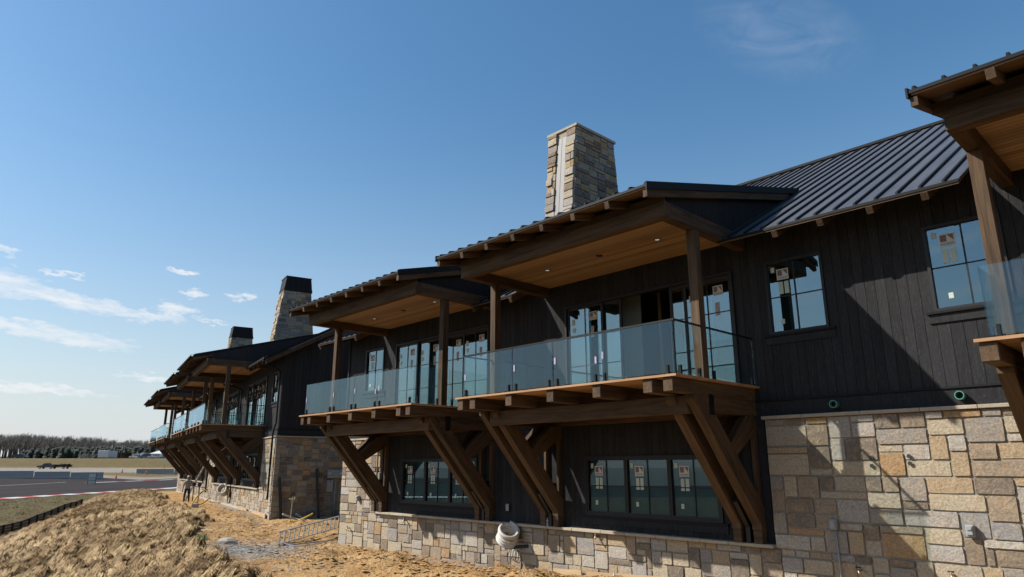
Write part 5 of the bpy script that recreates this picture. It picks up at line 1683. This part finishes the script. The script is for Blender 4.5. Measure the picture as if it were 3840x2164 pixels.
# black drain pipes standing at the side wall
for (va, vb, za, zb, lb) in ((8.42, 8.62, -.50, -2.45, 'black square pipe standing at the corner of the far lodge side wall'), (10.25, 10.5, -.08, -2.5, 'taller black square pipe standing near the meter cabinet')):
    o = beam_obj('drain_pipe', W2(36.3, vb, zb), W2(36.38, va, za), .17, .12, 'steel_black', None, .01); tag(o, lb, 'pipe', 'black square pipes at the side wall')
tp = empty('standpipe_tap', gz(W2(34.4, 8.6, 0))); tag(tp, 'thin brass standpipe tap rising from the trench', 'tap')
vs, fs = tube_geo([Vector((0, 0, -.3)), Vector((.03, 0, .4)), Vector((.05, 0, 1.15))], .024, 7); mesh_obj('riser', vs, fs, 'brass', tp, recalc=False)
vs, fs = tube_geo([Vector((-.13, 0, 1.05)), Vector((.17, 0, 1.05))], .028, 7); mesh_obj('tee', vs, fs, 'brass', tp, recalc=False)
vs, fs = tube_geo([Vector((.15, 0, 1.03)), Vector((.15, 0, 1.16))], .04, 8); mesh_obj('tap_handle', vs, fs, 'brass', tp, recalc=False)
def bottle(P, label, h=.21):
    b = empty('water_bottle', P); tag(b, label, 'bottle')
    vs, fs = tube_geo([(0, 0, 0), (0, 0, .01), (0, 0, .13*h/.21), (0, 0, .165*h/.21), (0, 0, .19*h/.21)], [.028, .033, .033, .022, .012], 12)
    mesh_obj('bottle_body', vs, fs, 'plastic_clear', b, smooth=True, recalc=False)
    vs, fs = tube_geo([(0, 0, .19*h/.21), (0, 0, h)], .014, 10); mesh_obj('bottle_cap', vs, fs, 'hose_white', b, recalc=False)
    vs, fs = tube_geo([(0, 0, .06), (0, 0, .11)], .0338, 12); mesh_obj('bottle_label', vs, fs, 'hose_blue', b, recalc=False)
bottle(W1(13.73, 14.33, -1.569), 'clear water bottle standing on the low stone ledge by the brace foot')
q = gz(W1(11.0, 13.75, 0)); bottle(q, 'clear water bottle on the clay below the near lodge wall')

# ================================================================== the man
def person(P, yaw, label):
    """standing in a grey hoodie and dark trousers, left hand raised to the chest, weight on one leg"""
    J = {   # x right of the figure, y forward, z up
        'pelvis': (0, 0, .93, .145, .11), 'waist': (0, .0, 1.06, .150, .115), 'chest': (0, .02, 1.26, .185, .13), 'neckbase': (0, .02, 1.43, .11, .09), 'neck': (0, .03, 1.49, .062, .062), 'head0': (0, .055, 1.57, .080, .092), 'head1': (0, .05, 1.66, .085, .098), 'head2': (0, .04, 1.735, .060, .070),
        'lsh': (-.185, .01, 1.385, .075, .075), 'lel': (-.285, -.02, 1.12, .058, .058), 'lwr': (-.10, .22, 1.10, .044, .044),
        'rsh': (.185, .01, 1.385, .075, .075), 'rel': (.275, -.04, 1.10, .056, .056), 'rwr': (.285, .05, .87, .042, .042),
        'lhip': (-.095, 0, .87, .108, .108), 'lkn': (-.125, .03, .50, .078, .078), 'lan': (-.145, -.03, .10, .056, .056), 'ltoe': (-.16, .14, .04, .046, .036),
        'rhip': (.095, 0, .87, .108, .108), 'rkn': (.14, .06, .50, .076, .076), 'ran': (.16, .02, .10, .055, .055), 'rtoe': (.19, .19, .04, .046, .036)}
    E_ = [('pelvis', 'waist'), ('waist', 'chest'), ('chest', 'neckbase'), ('neckbase', 'neck'), ('neck', 'head0'), ('head0', 'head1'), ('head1', 'head2'),
          ('chest', 'lsh'), ('lsh', 'lel'), ('lel', 'lwr'), ('chest', 'rsh'), ('rsh', 'rel'), ('rel', 'rwr'),
          ('pelvis', 'lhip'), ('lhip', 'lkn'), ('lkn', 'lan'), ('lan', 'ltoe'), ('pelvis', 'rhip'), ('rhip', 'rkn'), ('rkn', 'ran'), ('ran', 'rtoe')]
    def add_hand(w, d, tag_, side):
        w = Vector(J[w][:3]); d = Vector(d).normalized()
        s = d.cross(Vector((0, 0, 1))); s = s.normalized() if s.length > .1 else Vector((1, 0, 0))
        J[tag_+'palm'] = (*(w+d*.075), .034, .020); 
        out = [(('lwr' if side < 0 else 'rwr'), tag_+'palm')]
        for k, (off, ln) in enumerate(((-.03, .070), (-.010, .082), (.010, .078), (.028, .062))):
            a = w+d*.11+s*off; b = a+d*ln*.55+Vector((0, .012, -.012)); c = b+d*ln*.4+Vector((0, .01, -.022))
            J[f'{tag_}f{k}a'] = (*a, .0095, .0095); J[f'{tag_}f{k}b'] = (*b, .0085, .0085); J[f'{tag_}f{k}c'] = (*c, .0075, .0075)
            out += [(tag_+'palm', f'{tag_}f{k}a'), (f'{tag_}f{k}a', f'{tag_}f{k}b'), (f'{tag_}f{k}b', f'{tag_}f{k}c')]
        a = w+d*.05-s*.035; b = a+d*.035-s*.028
        J[tag_+'ta'] = (*a, .012, .012); J[tag_+'tb'] = (*b, .0095, .0095)
        out += [(tag_+'palm', tag_+'ta'), (tag_+'ta', tag_+'tb')]
        return out
    E_ += add_hand('lwr', (.75, .45, .25), 'L', -1); E_ += add_hand('rwr', (.05, .25, -1), 'R', 1)
    names = list(J); idx = {n_: i for i, n_ in enumerate(names)}
    m = bpy.data.meshes.new('person_body')
    m.from_pydata([J[n_][:3] for n_ in names], [(idx[a], idx[b]) for a, b in E_], [])
    o = bpy.data.objects.new('tmp_person', m); COL.objects.link(o)
    sk = o.modifiers.new('skin', 'SKIN')
    if not m.skin_vertices: m.skin_vertices.new()
    for i, n_ in enumerate(names):
        sv_ = m.skin_vertices[0].data[i]; sv_.radius = J[n_][3:5]; sv_.use_root = (n_ == 'pelvis')
    sb = o.modifiers.new('sub', 'SUBSURF'); sb.levels = 2; sb.render_levels = 2
    bpy.context.view_layer.update()
    ev = o.evaluated_get(bpy.context.evaluated_depsgraph_get()); tm = ev.to_mesh()
    V_ = [v.co.copy() for v in tm.vertices]; F_ = [tuple(p.vertices) for p in tm.polygons]
    ev.to_mesh_clear(); bpy.data.objects.remove(o)
    cen = lambda f: sum((V_[i] for i in f), Vector())/len(f)
    fm = []
    for f in F_:
        c = cen(f); ax = abs(c.x)
        hand = (c-Vector(J['lwr'][:3])-Vector((.09, .05, .03))).length < .10 or (c-Vector(J['rwr'][:3])-Vector((0, .03, -.12))).length < .115
        if hand: k = 2
        elif c.z < .075: k = 3
        elif c.z < .90 and ax < .235 and not (ax > .22 and c.z > .7): k = 1
        elif c.z > 1.50 and c.y > .075 and c.z < 1.68: k = 2
        elif c.z > 1.665: k = 4
        else: k = 0
        fm.append(k)
    root = empty('person', P, yaw); tag(root, label, 'person')
    mesh_obj('body', V_, F_, None, root, smooth=True, recalc=False, mats=['hoodie', 'trousers', 'skin', 'shoe', 'cap_white'], fmat=fm)
    # hood behind the head, cap brim, face details
    hv, hf = tube_geo([(0, -.075, 1.42), (0, -.085, 1.50), (0, -.06, 1.585)], [.10, .095, .05], 10); mesh_obj('hood', hv, hf, 'hoodie', root, smooth=True, recalc=False)
    bm = bmesh.new(); bmesh.ops.create_uvsphere(bm, u_segments=14, v_segments=8, radius=1)
    for v in bm.verts: v.co = Vector((v.co.x*.098, v.co.y*.110+.04, max(v.co.z, -.1)*.095+1.69))
    mc = bpy.data.meshes.new('cap'); bm.to_mesh(mc); bm.free(); mc.materials.append(MATS['cap_white']); put('cap', mc, root)
    put('cap_brim', box_mesh(.15, .10, .012, 'cap_white', .004), root, (0, .175, 1.675))
    put('nose', box_mesh(.024, .03, .045, 'skin', .008), root, (0, .155, 1.605)); put('mouth', box_mesh(.05, .008, .010, 'print_maroon'), root, (0, .143, 1.560))
    for s in (-1, 1):
        put('eye', box_mesh(.022, .008, .010, 'rubber_black'), root, (s*.032, .145, 1.635)); put('ear', box_mesh(.016, .035, .055, 'skin', .006), root, (s*.090, .045, 1.61))
    return root
pp = gz(W2(53.4, 6.25, 0))
person((pp.x, pp.y, pp.z), R(-160), 'man in grey hoodie, pale cap and black trousers standing on the dirt path')
